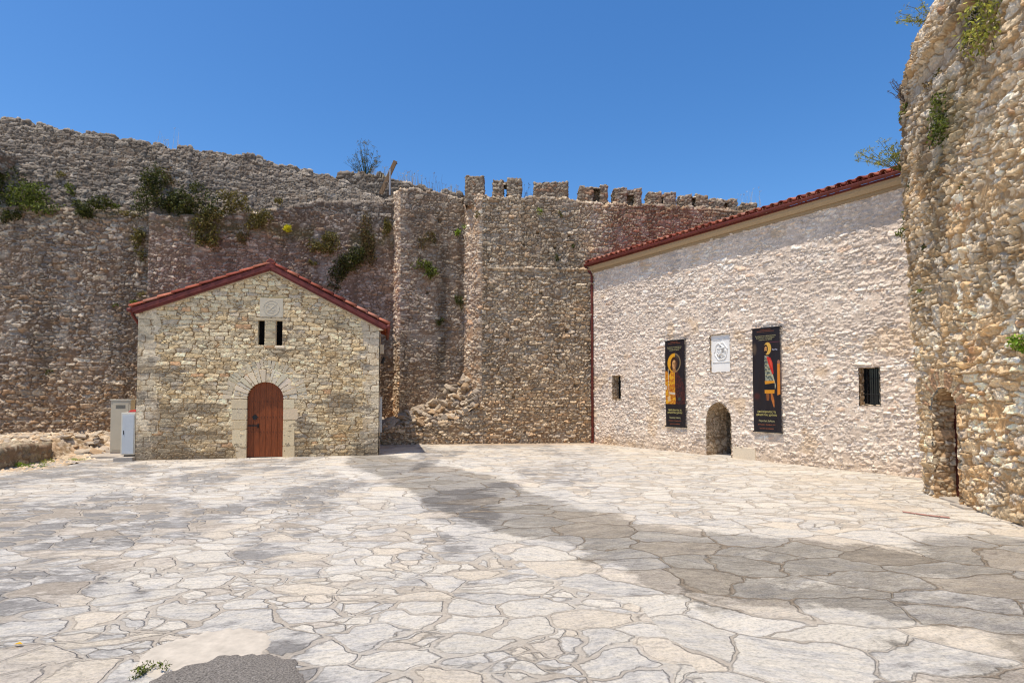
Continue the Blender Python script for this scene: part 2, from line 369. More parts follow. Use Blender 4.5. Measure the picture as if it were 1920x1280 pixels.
# ============================================================ GROUND
def build_ground():
    xs = np.concatenate([np.linspace(-200, -20, 12, endpoint=False), np.arange(-20, 11, .05), np.linspace(11, 200, 12)])
    ys = np.concatenate([np.linspace(-120, 1, 10, endpoint=False), np.arange(1, 23, .05), np.linspace(23, 300, 12)])
    X, Y = np.meshgrid(xs, ys, indexing='ij')
    Z = .012*(fbm(X, Y, .5, 3, 5)-.5)*2
    far = np.clip((np.abs(X+4)-17)/20, 0, 1)+np.clip((Y-24)/20, 0, 1); Z = np.where(far > 0, Z*0, Z)
    # dirty dark band, worn by feet, running from the chapel to the tower
    cx = np.array([-3.9, -2.9, -1.45, -.1, 1.0, 2.1, 3.4, 4.7, 8.]); cy = np.array([16.2, 14.25, 11.6, 8.9, 7.3, 6.15, 5.35, 5.2, 4.9])
    hw = np.array([.60, .85, .95, .95, .95, 1.1, 1.35, 1.7, 1.8])
    D = np.full(X.shape, 9.0)
    for k in range(len(cx)-1):
        ax, ay, bx, by = cx[k], cy[k], cx[k+1], cy[k+1]; L2 = (bx-ax)**2+(by-ay)**2
        t = np.clip(((X-ax)*(bx-ax)+(Y-ay)*(by-ay))/L2, 0, 1)
        d = np.hypot(X-ax-t*(bx-ax), Y-ay-t*(by-ay))-(hw[k]+t*(hw[k+1]-hw[k])); D = np.minimum(D, d)
    wob = (fbm(X, Y, .9, 5, 9, .6)-.5)
    near = sst(7.6, 5.2, Y)
    stain = sst(.40, -.40, D+wob*(.9+1.6*near))*(1-.35*near*sst(.42, .6, fbm(X, Y, 1.1, 3, 19)))
    stain = np.maximum(stain, .55*sst(.50, .64, fbm(X, Y, .7, 5, 29))*sst(.8, 2.4, X)*sst(6.5, 5.5, Y))
    big = sst(.9, .3, D+wob*.6)
    big = np.maximum(big, sst(1.2, 1.8, X+.1*Y-.0)*sst(6.5, 5.2, Y))
    grey = sst(.47, .62, fbm(X*1.0+2, Y*.55, .75, 4, 33))*sst(1.5, -1.5, X-.15*Y+.5)
    grey = np.maximum(grey*.8, .7*sst(-.2, .2, .8-np.hypot((X+6.6)/2.6, (Y-8.6)/1.5)+wob))
    line = sst(.14, .05, np.abs((X+7.55)-(Y-13.25)*(-3.66+7.55)/(6.48-13.25))+.05*wob)*sst(6.3, 6.8, Y)*sst(14.5, 12, Y)
    ext = np.stack([stain, big, grey], -1)
    edge = sst(19.2, 19.9, Y)*sst(-4, -2, X)
    ext2 = np.stack([line*.45, edge, sst(17.2, 18.2, Y+.2*wob-.05*X)*sst(-9, -10.5, X)], -1)
    m, nt, b = nmat('crazy_paving', .85, .2)
    tc = N_(nt, 'ShaderNodeTexCoord'); mp = N_(nt, 'ShaderNodeMapping'); nt.links.new(tc.outputs['Object'], mp.inputs[0])
    mp.inputs['Scale'].default_value = (1, 1, 0)
    sx = N_(nt, 'ShaderNodeVertexColor', layer_name='Mask'); sep = N_(nt, 'ShaderNodeSeparateColor'); nt.links.new(sx.outputs[0], sep.inputs[0])
    sx2 = N_(nt, 'ShaderNodeVertexColor', layer_name='MaskB'); sep2 = N_(nt, 'ShaderNodeSeparateColor'); nt.links.new(sx2.outputs[0], sep2.inputs[0])
    def noise(scale, detail=5., rough=.6, vec=None, out='Fac'):
        n = N_(nt, 'ShaderNodeTexNoise', i_Scale=scale, i_Detail=detail, i_Roughness=rough); nt.links.new(vec or mp.outputs[0], n.inputs['Vector']); return n.outputs[out]
    def warp(scale, amp, base):
        c = noise(scale, 3., .55, base, 'Color')
        s = N_(nt, 'ShaderNodeVectorMath', operation='SUBTRACT'); nt.links.new(c, s.inputs[0]); s.inputs[1].default_value = (.5, .5, .5)
        k = N_(nt, 'ShaderNodeVectorMath', operation='SCALE'); nt.links.new(s.outputs[0], k.inputs[0]); k.inputs['Scale'].default_value = amp
        a = N_(nt, 'ShaderNodeVectorMath', operation='ADD'); nt.links.new(base, a.inputs[0]); nt.links.new(k.outputs[0], a.inputs[1]); return a.outputs[0]
    wv = warp(7., .07, warp(1.3, .6, mp.outputs[0]))
    def vor(scale, sy):
        mm = N_(nt, 'ShaderNodeMapping'); nt.links.new(wv, mm.inputs[0]); mm.inputs['Scale'].default_value = (scale, scale*sy, 0)
        out = []
        for ft in ('F1', 'F2'):
            v = N_(nt, 'ShaderNodeTexVoronoi', feature=ft, voronoi_dimensions='2D'); v.inputs['Scale'].default_value = 1.0
            v.inputs['Randomness'].default_value = .95
            nt.links.new(mm.outputs[0], v.inputs['Vector']); out.append(v)
        return out[0].outputs['Color'], math_(nt, 'DIVIDE', math_(nt, 'SUBTRACT', out[1].outputs['Distance'], out[0].outputs['Distance']), scale*1.9)
    c1, d1 = vor(2.1, 1.55); c2, d2 = vor(1.3, 1.5)
    c3, d3 = vor(4.3, 1.3)
    s1 = N_(nt, 'ShaderNodeSeparateColor'); nt.links.new(c1, s1.inputs[0])
    smallm = math_(nt, 'GREATER_THAN', s1.outputs[2], .70)
    ms = N_(nt, 'ShaderNodeMix'); ms.data_type = 'FLOAT'; nt.links.new(smallm, ms.inputs[0]); nt.links.new(d1, ms.inputs[2]); nt.links.new(math_(nt, 'MINIMUM', d1, math_(nt, 'ADD', d3, .010)), ms.inputs[3]); d1 = ms.outputs[0]
    c1 = mixc(nt, smallm, c1, c3)
    bigm = math_(nt, 'GREATER_THAN', sep.outputs[1], .5)
    cell = mixc(nt, bigm, c1, c2)
    mf = N_(nt, 'ShaderNodeMix'); mf.data_type = 'FLOAT'
    nt.links.new(bigm, mf.inputs[0]); nt.links.new(d1, mf.inputs[2]); nt.links.new(d2, mf.inputs[3]); dist = mf.outputs[0]
    sc = N_(nt, 'ShaderNodeSeparateColor'); nt.links.new(cell, sc.inputs[0])
    # joints: width varies
    jw = math_(nt, 'MULTIPLY', math_(nt, 'POWER', noise(1.1, 4.), 3.2), .13)
    jw = math_(nt, 'MULTIPLY', jw, math_(nt, 'SUBTRACT', 1.1, math_(nt, 'MULTIPLY', sep.outputs[1], .75)))
    jw = math_(nt, 'ADD', jw, .004)
    jd = math_(nt, 'SUBTRACT', dist, jw)
    jd = math_(nt, 'ADD', jd, math_(nt, 'MULTIPLY', math_(nt, 'SUBTRACT', noise(26., 6., .72), .5), .036))
    face = N_(nt, 'ShaderNodeMapRange', interpolation_type='SMOOTHSTEP'); nt.links.new(jd, face.inputs[0]); face.inputs[1].default_value = -.004; face.inputs[2].default_value = .012
    face = face.outputs[0]
    rot = N_(nt, 'ShaderNodeVectorRotate', rotation_type='Z_AXIS'); nt.links.new(mp.outputs[0], rot.inputs[0]); nt.links.new(math_(nt, 'MULTIPLY', math_(nt, 'SUBTRACT', sc.outputs[2], .5), 1.2), rot.inputs['Angle'])
    st = N_(nt, 'ShaderNodeMapping'); nt.links.new(rot.outputs[0], st.inputs[0]); st.inputs['Scale'].default_value = (1., 2.6, 1)
    cofs = N_(nt, 'ShaderNodeVectorMath', operation='SCALE'); nt.links.new(cell, cofs.inputs[0]); cofs.inputs['Scale'].default_value = 37.
    cadd = N_(nt, 'ShaderNodeVectorMath', operation='ADD'); nt.links.new(st.outputs[0], cadd.inputs[0]); nt.links.new(cofs.outputs[0], cadd.inputs[1])
    g1 = noise(3.6, 10., .72, cadd.outputs[0]); g2 = noise(38., 7., .75); g3 = noise(11., 8., .72, cadd.outputs[0])
    # each slab: cream to pale grey, mottled by its own grain
    t = math_(nt, 'ADD', math_(nt, 'MULTIPLY', math_(nt, 'SUBTRACT', g1, .5), 3.0), math_(nt, 'MULTIPLY', sc.outputs[0], .55))
    t = math_(nt, 'ADD', t, math_(nt, 'MULTIPLY', math_(nt, 'MULTIPLY', sep.outputs[2], ramp_(nt, noise(1.9, 8., .7), [(.35, .3), (.58, 1.)])), 1.15))
    base = ramp_(nt, t, [(.0, lin((214, 203, 184))), (.35, lin((206, 197, 182))), (.6, lin((194, 187, 176))), (.8, lin((172, 165, 155))), (1., lin((146, 140, 132)))])
    base = mixc(nt, ramp_(nt, math_(nt, 'MULTIPLY', math_(nt, 'FRACT', math_(nt, 'MULTIPLY', sc.outputs[0], 7.3)), 1.), [(.72, 0.), (.74, .55)], 'CONSTANT'), base, mixc(nt, .5, base, lin((210, 184, 148))))
    base = mixc(nt, 1.0, base, ramp_(nt, sc.outputs[1], [(0, 1.0), (1, 1.13)]), 'MULTIPLY')
    base = mixc(nt, 1.0, base, ramp_(nt, g3, [(.3, .64), (.48, .97), (.7, 1.13)]), 'MULTIPLY')
    base = mixc(nt, 1.0, base, ramp_(nt, g2, [(.3, .58), (.48, .98), (.7, 1.17)]), 'MULTIPLY')
    mort = ramp_(nt, noise(30., 7., .75), [(.3, lin((172, 158, 139))), (.7, lin((206, 192, 172)))])
    seen = ramp_(nt, noise(.8, 4., .6), [(.40, .35), (.58, 1.)])      # joints vanish under dust in places
    fvis = math_(nt, 'SUBTRACT', 1., math_(nt, 'MULTIPLY', math_(nt, 'SUBTRACT', 1., face), seen))
    col = mixc(nt, fvis, mort, base)
    edge = ramp_(nt, face, [(.1, 0.), (.45, .75), (.85, 0.)])
    col = mixc(nt, math_(nt, 'MULTIPLY', edge, ramp_(nt, noise(2.3, 4., .6), [(.48, .0), (.68, .7)])), col, lin((122, 106, 86)))
    # dark dirty band
    dkn = math_(nt, 'ADD', math_(nt, 'MULTIPLY', math_(nt, 'SUBTRACT', noise(3.4, 12., .82), .5), 2.3), math_(nt, 'MULTIPLY', math_(nt, 'SUBTRACT', sc.outputs[1], .5), .35))
    dkr = N_(nt, 'ShaderNodeMapRange', interpolation_type='SMOOTHSTEP'); nt.links.new(math_(nt, 'ADD', sep.outputs[0], dkn), dkr.inputs[0]); dkr.inputs[1].default_value = .22; dkr.inputs[2].default_value = .66
    dk = math_(nt, 'MULTIPLY', dkr.outputs[0], math_(nt, 'MULTIPLY', math_(nt, 'MULTIPLY', sep.outputs[0], 2.2, True), math_(nt, 'MULTIPLY', ramp_(nt, noise(1.3, 9., .75, st.outputs[0]), [(.36, .68), (.56, 1.)]), ramp_(nt, noise(7., 9., .75, cadd.outputs[0]), [(.34, .75), (.52, 1.)]))))
    dcol = ramp_(nt, g2, [(.3, lin((76, 73, 71))), (.7, lin((130, 126, 122)))])
    dmul = mixc(nt, math_(nt, 'SUBTRACT', 1., face), mixc(nt, sc.outputs[0], (.30, .295, .29), (.56, .55, .54)), (.42, .37, .31))
    grit = ramp_(nt, noise(70., 8., .8), [(.36, .55), (.5, 1.), (.66, 1.5)])
    dmul = mixc(nt, 1.0, dmul, grit, 'MULTIPLY')
    col = mixc(nt, math_(nt, 'MULTIPLY', dk, .93), col, mixc(nt, 1.0, col, dmul, 'MULTIPLY'))
    col = mixc(nt, math_(nt, 'MULTIPLY', sep2.outputs[0], ramp_(nt, noise(5., 5.), [(.35, 0.), (.65, .6)])), col, lin((226, 220, 212)))
    col = mixc(nt, math_(nt, 'MULTIPLY', sep2.outputs[1], .4), col, lin((196, 160, 116)))
    col = mixc(nt, math_(nt, 'MULTIPLY', sep2.outputs[2], .8), col, lin((170, 146, 112)))
    sp = ramp_(nt, noise(60., 3.), [(.68, 0.), (.76, .5)])
    col = mixc(nt, sp, col, lin((104, 98, 90)))
    nt.links.new(col, b.inputs['Base Color'])
    h = math_(nt, 'ADD', math_(nt, 'MULTIPLY', face, .9), math_(nt, 'ADD', math_(nt, 'MULTIPLY', g3, 1.1), math_(nt, 'MULTIPLY', g2, .5)))
    h = math_(nt, 'ADD', h, math_(nt, 'MULTIPLY', sc.outputs[1], .5))
    bp = N_(nt, 'ShaderNodeBump', i_Strength=1., i_Distance=.024); nt.links.new(h, bp.inputs['Height']); nt.links.new(bp.outputs[0], b.inputs['Normal'])
    P = np.stack([X, Y, Z], -1)
    o = grid_mesh('ground', P, None, None, m, None, True, {'Mask': ext, 'MaskB': ext2})
    tag(o, 'courtyard floor of irregular pale flagstones with a dark dirty band', 'paving', kind='structure')
build_ground()

# ============================================================ RAMPART
rp = (-1.0, 20.3, 0)
rampart = thing('fortress_wall', 'tall grey brown rubble stone rampart with battlements closing the back of the courtyard', 'wall', rp)
RP = np.array(rp)
def rag(s, amp=.09, w=.22, k=3):
    """broken stone skyline"""
    return amp*(hsh(np.floor(s/w+.7*vnoise(s*2, s*0, k)), s*0, k)-.5)*2 + amp*1.2*(fbm(s, s*0, .8, 3, k+2)-.5)*2
def dirt_post(green_z=None, streak=.4, lighten=None, seed=7, warm=0.0):
    def post(P, U, V, h, col, m):
        zz = P[..., 2]
        st = fbm(U*1.4, V*.16, 1.6, 4, seed)
        k = 1-.6*streak*sst(.5, .75, st); big = .82+.36*fbm(U, V, .45, 3, seed+1)
        col = col*(k*big)[..., None]
        if green_z is not None:
            gz = green_z(U, P); g = np.exp(-((zz-gz)/.28)**2)*sst(.35, .6, fbm(U, V, 1.7, 3, seed+2))
            col = col*(1-.55*g[..., None])+lin((86, 84, 50))*(.55*g)[..., None]
        wm = sst(3.4, .6, zz+1.4*(fbm(U, V, .7, 2, seed+5)-.5))[..., None]*warm
        col = col*(1-wm)+col*np.array([1.28, 1.06, .78])*wm
        lc = sst(.60, .74, fbm(U, V, 2.6, 4, seed+3))*.35
        col = col*(1-lc[..., None])+lin((176, 172, 164))*lc[..., None]
        if lighten is not None: h, col = lighten(P, U, V, h, col, m)
        return h, col
    return post
# left curtain: vertical face, ledge, sloping upper courses
Lp = [(-21, 16.9), (-16.5, 17.8), (-11.65, 18.8)]
led = lambda s, xy: 7.50+rag(s, .05, .3, 8)
topL = lambda s, xy: I1(xy[:, 0], [-21, -16, -14.1, -11.6], [10.75, 10.62, 10.4, 10.12])+rag(s, .07, .25, 5)
P, U, V, s, xy = rail_surface(Lp, [lambda s, xy: (0, -.2), lambda s, xy: (0, led(s, xy)), lambda s, xy: (.22, led(s, xy)+.05),
                                   lambda s, xy: (1.0, topL(s, xy)), lambda s, xy: (2.2, topL(s, xy)+.05), lambda s, xy: (2.3, 0)], .024, [.024, .05, .024, .1, 1.5])
def upper_mix(seam, seed):
    def f(P, U, V, h, col, m):
        h2, col2, m2, _ = apply_stones(U.astype(np.float32), V.astype(np.float32), STY['rampart_up'])
        a = sst(-.1, .15, P[..., 2]-seam(U, P)+.25*(fbm(U, V, 1.5, 3, seed)-.5))
        g = (.85+.3*fbm(U, V, .6, 3, seed+1))
        return h*(1-a)+h2*a, col*(1-a[..., None])+(col2*g[..., None])*a[..., None]
    return f
masonry('curtain_face', P-RP, U, V, 'rampart', rampart, post=lambda P, U, V, h, col, m: dirt_post(lambda U, P: 7.5, .45, upper_mix(lambda U, P: 7.55, 3), 7, .55)(P+RP, U, V, h, col, m))
# projecting panel in the middle-left
Pp = [(-11.56, 18.50), (-4.25, 21.10)]
fz = lambda xy: I1(xy[:, 0], [-11.6, -9.9, -8.2, -6.8, -5.1, -4.25], [7.45, 7.42, 7.9, 8.35, 8.55, 8.75])
tz = lambda xy: I1(xy[:, 0], [-11.6, -8.6, -7.3, -6.4, -5.4, -4.25], [10.08, 10.02, 9.85, 9.75, 9.30, 9.0])
P, U, V, s, xy = rail_surface(Pp, [lambda s, xy: (0, -.2), lambda s, xy: (0, fz(xy)+rag(s, .04, .3, 12)), lambda s, xy: (.28, fz(xy)+.06+rag(s, .04, .3, 13)),
                                   lambda s, xy: (1.0, tz(xy)+rag(s, .09, .3, 15)), lambda s, xy: (2.0, tz(xy)+.04), lambda s, xy: (2.1, 0)], .022, [.022, .05, .024, .1, 1.5], uoff=40)
masonry('panel_face', P-RP, U, V, 'panel', rampart, post=lambda P, U, V, h, col, m: dirt_post(lambda U, P: 7.2, .45, upper_mix(lambda U, P: I1(P[..., 0], [-11.6, -9.9, -8.2, -6.8, -5.1, -4.25], [7.5, 7.5, 7.95, 8.0, 7.9, 7.6]), 6), 17, .5)(P+RP, U, V, h, col, m))
# narrow pier, recessed stretch, wide pier corner, right-hand face
tm = lambda xy: I1(xy[:, 0], [-4.3, -3.9, -1.8], [8.95, 8.98, 8.82])
style('right', **{**STY['rampart'], 'seed': 43, 'cw': .26, 'relief': .068, 'mlev': .1,
      'pal': [(200, 184, 160), (182, 169, 152), (216, 202, 180), (192, 168, 140), (170, 160, 147)], 'mortar': (142, 121, 99), 'patch': (170, 150, 127)})
RJ = [(-4.27, 21.14), (-3.93, 20.50), (-1.72, 21.12), (-1.12, 20.20), (2.83, 20.42), (3.3, 20.50), (9.0, 21.6), (14, 22.4)]
sj = np.cumsum([0]+[math.dist(RJ[i], RJ[i+1]) for i in range(len(RJ)-1)])
tj = lambda s, xy: I1(s, [0, sj[1], sj[2], sj[3], sj[4], sj[5], sj[6], sj[7]], [8.95, 8.98, 8.82, 8.64, 8.42, 8.42, 8.50, 8.5])+rag(s, .06, .28, 37)
bj = lambda s, xy: (I1(s, [0, sj[1], sj[2], sj[3], sj[3]+.8], [.3, 1.2, 1.2, .8, 1.8]), tj(s, xy)-.02)
P, U, V, s, xy = rail_surface(RJ, [lambda s, xy: (0, -.2), lambda s, xy: (0, tj(s, xy)), bj, lambda s, xy: (bj(s, xy)[0]+.03, 0*s)], .021, [.021, .08, 1.5], uoff=80)
def join_post(P, U, V, h, col, m):
    Uu = U-80; f32 = np.float32
    for (a, b_, stn) in ((-1, sj[1]+.02, 'corner'), (sj[1]+.02, sj[2], 'recess'), (sj[2], sj[3]+.10, 'corner')):
        h2, c2, m2, _ = apply_stones(U.astype(f32), V.astype(f32), STY[stn]); k = (Uu >= a) & (Uu < b_)
        h = np.where(k, h2, h); col = np.where(k[..., None], c2, col)
    x = P[..., 0]; z = P[..., 2]; rt = sst(sj[3]+.1, sj[3]+.3, Uu)
    a = sst(5.7, 6.1, z+.2*(fbm(U, V, 1.3, 2, 9)-.5))*rt
    h = h*(1-.25*a)+.07*np.exp(-((z-6.02)/.06)**2)*rt*sst(3.2, 2.9, x)
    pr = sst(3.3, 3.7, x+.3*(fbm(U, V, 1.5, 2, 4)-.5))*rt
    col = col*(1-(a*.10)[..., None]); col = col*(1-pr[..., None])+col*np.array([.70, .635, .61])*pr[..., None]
    for hx, hz, hr in ((.22, 2.2, .07), (.05, 1.6, .05), (-.15, 3.6, .05), (1.9, 3.9, .06), (1.0, 5.2, .05), (-3.0, 5.3, .05), (2.2, 2.0, .05), (.9, 7.3, .05), (-2.6, 7.9, .07), (1.5, 6.8, .05), (2.0, 7.2, .04), (.4, 6.9, .04)):
        kk = sst(1.1, .8, np.maximum(np.abs(x-hx)/hr, np.abs(z-hz)/hr)); h = h-.16*kk
    # long stain streaks in the recess, with shadow darkened into the same colour
    k = sst(sj[1], sj[1]+.1, Uu)*sst(sj[2]+.05, sj[2]-.1, Uu); sk = np.exp(-((Uu-(sj[2]-.75))/.26)**2)+.7*np.exp(-((Uu-(sj[2]-.12))/.14)**2)
    sk = np.clip(sk, 0, 1)*k*sst(7.6, 6.4, z)*sst(.3, .55, fbm(U*2, V*.5, 2, 3, 77))
    col = col*(1-.42*sk)[..., None]
    return h, col
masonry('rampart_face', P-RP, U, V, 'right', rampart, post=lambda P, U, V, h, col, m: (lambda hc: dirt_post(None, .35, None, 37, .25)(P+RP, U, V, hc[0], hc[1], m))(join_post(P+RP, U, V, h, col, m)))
# merlons
def stone_box(name, lo, hi, st, parent, rot=0, org=(0, 0), du=.03, seed=0, ragged=.05, top=True):
    """five-sided masonry block in the frame (org, rot)"""
    x0, y0, z0 = lo; x1, y1, z1 = hi
    pts = [(x0, y1), (x0, y0), (x1, y0), (x1, y1), (x0, y1)]
    c, n = math.cos(rot), math.sin(rot)
    pts = [(org[0]+x*c-y*n, org[1]+x*n+y*c) for x, y in pts]
    t = min(x1-x0, y1-y0)*.46
    P, U, V, s, xy = rail_surface(pts, [lambda s, xy: (0, z0), lambda s, xy: (0, z1+rag(s, ragged, .2, seed)), lambda s, xy: (t, z1+ragged)], du, [du, du], uoff=seed*3.7)
    # miter: pull the top rim toward the centre line
    cxy = np.array([np.mean([p[0] for p in pts[:4]]), np.mean([p[1] for p in pts[:4]])])
    nb = int(round((z1-z0+2*ragged)/du))
    zt = P[..., 2]; k = np.clip((np.arange(P.shape[1])-(P.shape[1]-1-int(round(t/du))))/max(1, int(round(t/du))), 0, 1)
    base = P[:, :1, :2]
    L = np.array([(x1-x0)/2, (y1-y0)/2])
    P[..., :2] = base*(1-k[None, :, None])+(cxy[None, None]*k[None, :, None]+base*0)
    return masonry(name, P, U, V, st, parent)
def merlon(x0, x1, zt, Y, depth=.55, slot=None, holez=None, seed=0):
    zb = 8.35
    mt = thing('merlon', None, None, (0, 0, 0)) if False else None
    ox, oy = x0-RP[0], Y-RP[1]; W = x1-x0
    o = bpy.data.objects.new('merlon', None); C.objects.link(o); o.parent = rampart; o.location = (ox, oy, zb-.0)
    H = zt-zb
    if slot is None: stone_box('block', (0, 0, 0), (W, depth, H), 'merlon', o, seed=seed)
    else:
        a, b_, zh, deep = slot
        stone_box('block', (0, 0, 0), (a, depth, H), 'merlon', o, seed=seed)
        stone_box('block', (b_, 0, 0), (W, depth, H), 'merlon', o, seed=seed+1)
        if zh: stone_box('lintel', (a-.04, .04, H-zh), (b_+.04, depth-.02, H-.04), 'merlon', o, seed=seed+2, ragged=.02)
        if deep: stone_box('back_block', (a-.04, depth*.55, 0), (b_+.04, depth-.03, H-.08), 'merlon', o, seed=seed+3, ragged=.02)
    return o
merlon(-1.62, -1.02, 9.34, 20.45, .6, None, seed=1)
merlon(-.66, .30, 9.24, 20.5, .5, (.34, .52, .16, False), seed=5)
merlon(.80, 1.97, 9.14, 20.55, .6, None, seed=9)
merlon(2.42, 3.38, 9.04, 20.6, .6, (.44, .74, .06, True), seed=13)
merlon(3.68, 4.63, 9.03, 20.75, .6, (.42, .72, .22, True), seed=17)
merlon(4.98, 5.96, 9.02, 21.15, .5, (.44, .56, 0, False), seed=21)
merlon(6.26, 7.24, 9.02, 21.5, .5, (.38, .60, .05, True), seed=25)
merlon(7.50, 8.52, 9.05, 21.95, .5, (.50, .72, .14, True), seed=29)
merlon(8.84, 9.42, 8.98, 22.3, .5, None, seed=33)
merlon(9.9, 10.8, 8.98, 22.6, .5, None, seed=37)
# higher wall-walk behind, seen above the panel and recess
bw = thing('parapet_wall', 'low broken stone parapet set back above the rampart beneath the green shrub', 'wall', (-4.2, 22.2, 8.0))
pts = [(-6.75, 22.9), (-6.62, 22.0), (-4.2, 22.05), (-1.9, 22.3), (-1.75, 23)]
tb = lambda s, xy: I1(xy[:, 0], [-6.7, -6.3, -5.6, -4.9, -4.3, -3.6, -3.0, -2.4, -1.9], [10.05, 10.16, 10.1, 9.95, 9.8, 9.72, 9.5, 9.5, 9.28])+rag(s, .1, .25, 44)
P, U, V, s, xy = rail_surface(pts, [lambda s, xy: (0, 8), lambda s, xy: (0, tb(s, xy)), lambda s, xy: (.6, tb(s, xy)), lambda s, xy: (.65, 8)], .035, [.035, .1, .8], uoff=120)
masonry('wall_face', P-np.array([-4.2, 22.2, 8.0]), U, V, 'rampart_up', bw)
# stone spur at the far left edge of the view
sp = thing('stone_block', 'dark squared stone jutting from the sloping courses at the far left', 'stone', (-15.9, 17.9, 8.55))
stone_box('block', (-.7, -.2, 0), (-.0, .7, .72), 'merlon', sp, seed=50, ragged=.03)
for ch in list(sp.children): pass

# ============================================================ CHAPEL
CA = math.atan2(1.30, 5.86)
chapel = thing('stone_chapel', 'small gabled stone chapel with an arched brown door and red tiled roof', 'chapel', (-9.62, 15.05, 0), CA)
W = 6.06
def gable(x): return np.interp(x, [-.2, 0, 3.2, W, W+.2], [3.74, 3.82, 5.0, 3.60, 3.50])
du = .0125
xs = np.arange(0, W+.001, du); zs = np.linspace(0, 1, 400)
X = np.broadcast_to(xs[:, None], (len(xs), len(zs))); Zt = gable(xs)[:, None]; Z = Zt*zs[None, :]-.03
P = np.stack([X, X*0, Z], -1)
DX0, DX1, SPR, DR = 2.64, 3.55, 1.555, .455; DCX = (DX0+DX1)/2
def in_arch(X, Z, x0, x1, spr, grow=0, pointed=False):
    cx = (x0+x1)/2; r = (x1-x0)/2+grow
    if pointed:
        R = r*1.25; top = np.hypot(np.abs(X-cx)+R-r, np.clip(Z-spr, 0, 9)) < R
        return (np.abs(X-cx) < r) & ((Z < spr) | top)
    return (np.abs(X-cx) < r) & ((Z < spr) | (np.hypot(X-cx, Z-spr) < r))
Xc = (X[:-1, :-1]+X[1:, 1:])/2; Zc = (Z[:-1, :-1]+Z[1:, 1:])/2
slits = [(2.88, 3.05, 3.00, 3.67), (3.33, 3.50, 3.00, 3.67)]
keep = ~in_arch(Xc, Zc, DX0, DX1, SPR, .01)
for a, b_, c, d in slits: keep &= ~((Xc > a) & (Xc < b_) & (Zc > c) & (Zc < d))
def chapel_post(P, U, V, h, col, m):
    hq, cq, mq, _ = apply_stones(U.astype(np.float32), V.astype(np.float32), STY['quoin'])
    row = np.floor(V/.17); e0 = .36+.2*hsh(row, row*0, 5); e1 = W-.34-.2*hsh(row, row*0, 6)
    q = (U < e0) | (U > e1)
    h = np.where(q, hq, h); col = np.where(q[..., None], cq, col)
    # zone below 3 m on both flanks is flush pointed with ochre mortar
    fl = sst(.42, .62, fbm(U, V, .55, 3, 8)+.12*(np.abs(U-3.1) > 1.5)-.15*(V > 2.9))
    oc = lin((178, 148, 104))*(.8+.4*fbm(U, V, 8, 3, 12))[..., None]
    k = (.40*fl*sst(.45, .62, fbm(U, V*1.6, 4.5, 4, 15)))[..., None]; col = col*(1-k)+oc*k
    # grey-black lichen blotches low down and at mid height
    blot = sst(.54, .72, fbm(U*.8, V*2.1, 1.5, 5, 21)+.10*sst(2.3, 1.2, V)+.07*sst(.7, .1, V)-.08*sst(2.4, 3.2, V))
    k = (.60*blot)[..., None]*sst(.25, .5, m)[..., None]; col = col*(1-k)+lin((104, 97, 90))*(.7+.6*fbm(U, V, 14, 3, 3))[..., None]*k
    bt = sst(.5, .0, V)[..., None]*.5; col = col*(1-bt)+lin((122, 108, 90))*bt
    return h, col
masonry('wall', P, X, Z, 'chapel', chapel, keep=keep, post=chapel_post)
def plane_wall(name, a, b, z0, ztop, st, parent, du=.03, uoff=0, post=None):
    L = math.hypot(b[0]-a[0], b[1]-a[1]); n = max(2, int(L/du)); nz = max(2, int((ztop-z0)/du))
    t = np.linspace(0, 1, n)[:, None]; z = np.linspace(z0, ztop, nz)[None, :]
    X = a[0]+(b[0]-a[0])*t+z*0; Y = a[1]+(b[1]-a[1])*t+z*0; Z = z+t*0
    return masonry(name, np.stack([X, Y, Z], -1), t*L+z*0+uoff, Z, st, parent, post=post)
CD = 3.6
plane_wall('side_wall', (W, 0), (W, CD), -.03, 3.62, 'quoin', chapel, .03, 9)
plane_wall('side_wall', (0, CD), (0, 0), -.03, 3.8, 'quoin', chapel, .03, 19)
# back gable
mb = MB(); mb.prism([(0, 0), (W, 0), (W, 3.6), (3.2, 5.0), (0, 3.8)], CD-.01, CD+.02, lin((170, 150, 120))); mb.build('back_wall', M['cutstone'], chapel)
# arch rings and jambs of cut stone
R_ = random.Random(5)
def cs(rnd, base=(222, 210, 186), v=.12):
    k = 1+rnd.uniform(-v, v); l = lin(base)*k; return (l[0]*(1+rnd.uniform(-.04, .04)), l[1], l[2]*(1+rnd.uniform(-.06, .04)))
def voussoirs(name, cx, cz, r0, r1, n, y0, y1, parent, rnd, gap=.020, a0=0, a1=PI, base=(222, 210, 188)):
    mb = MB(); ws = [rnd.uniform(.7, 1.35) for _ in range(n)]; T = sum(ws); a = a0
    for k in range(n):
        da = ws[k]/T*(a1-a0); s0 = a+gap/r0/2; s1 = a+da-gap/r0/2; a += da
        rr0 = r0+rnd.uniform(0, .006); rr1 = r1+rnd.uniform(-.03, .012); y = y0+rnd.uniform(-.006, .006)
        m_ = 4; poly = [(cx+rr0*math.cos(s0+(s1-s0)*i/m_), cz+rr0*math.sin(s0+(s1-s0)*i/m_)) for i in range(m_+1)]
        g2 = gap*.8
        t0 = a-da+g2/rr1/2; t1 = a-g2/rr1/2
        poly += [(cx+rr1*math.cos(t1+(t0-t1)*i/m_), cz+rr1*math.sin(t1+(t0-t1)*i/m_)) for i in range(m_+1)]
        mb.prism(poly[::-1], y, y1, cs(rnd, base))
    return mb.build(name, M['cutstone'], parent, bevel=.006)
arch = voussoirs('arch', DCX, SPR, DR, .825, 17, -.024, .2, chapel, R_)
voussoirs('outer_arch', DCX, SPR-.02, .838, 1.08, 27, -.020, .12, chapel, R_, base=(206, 194, 170), a0=.02, a1=PI-.02)
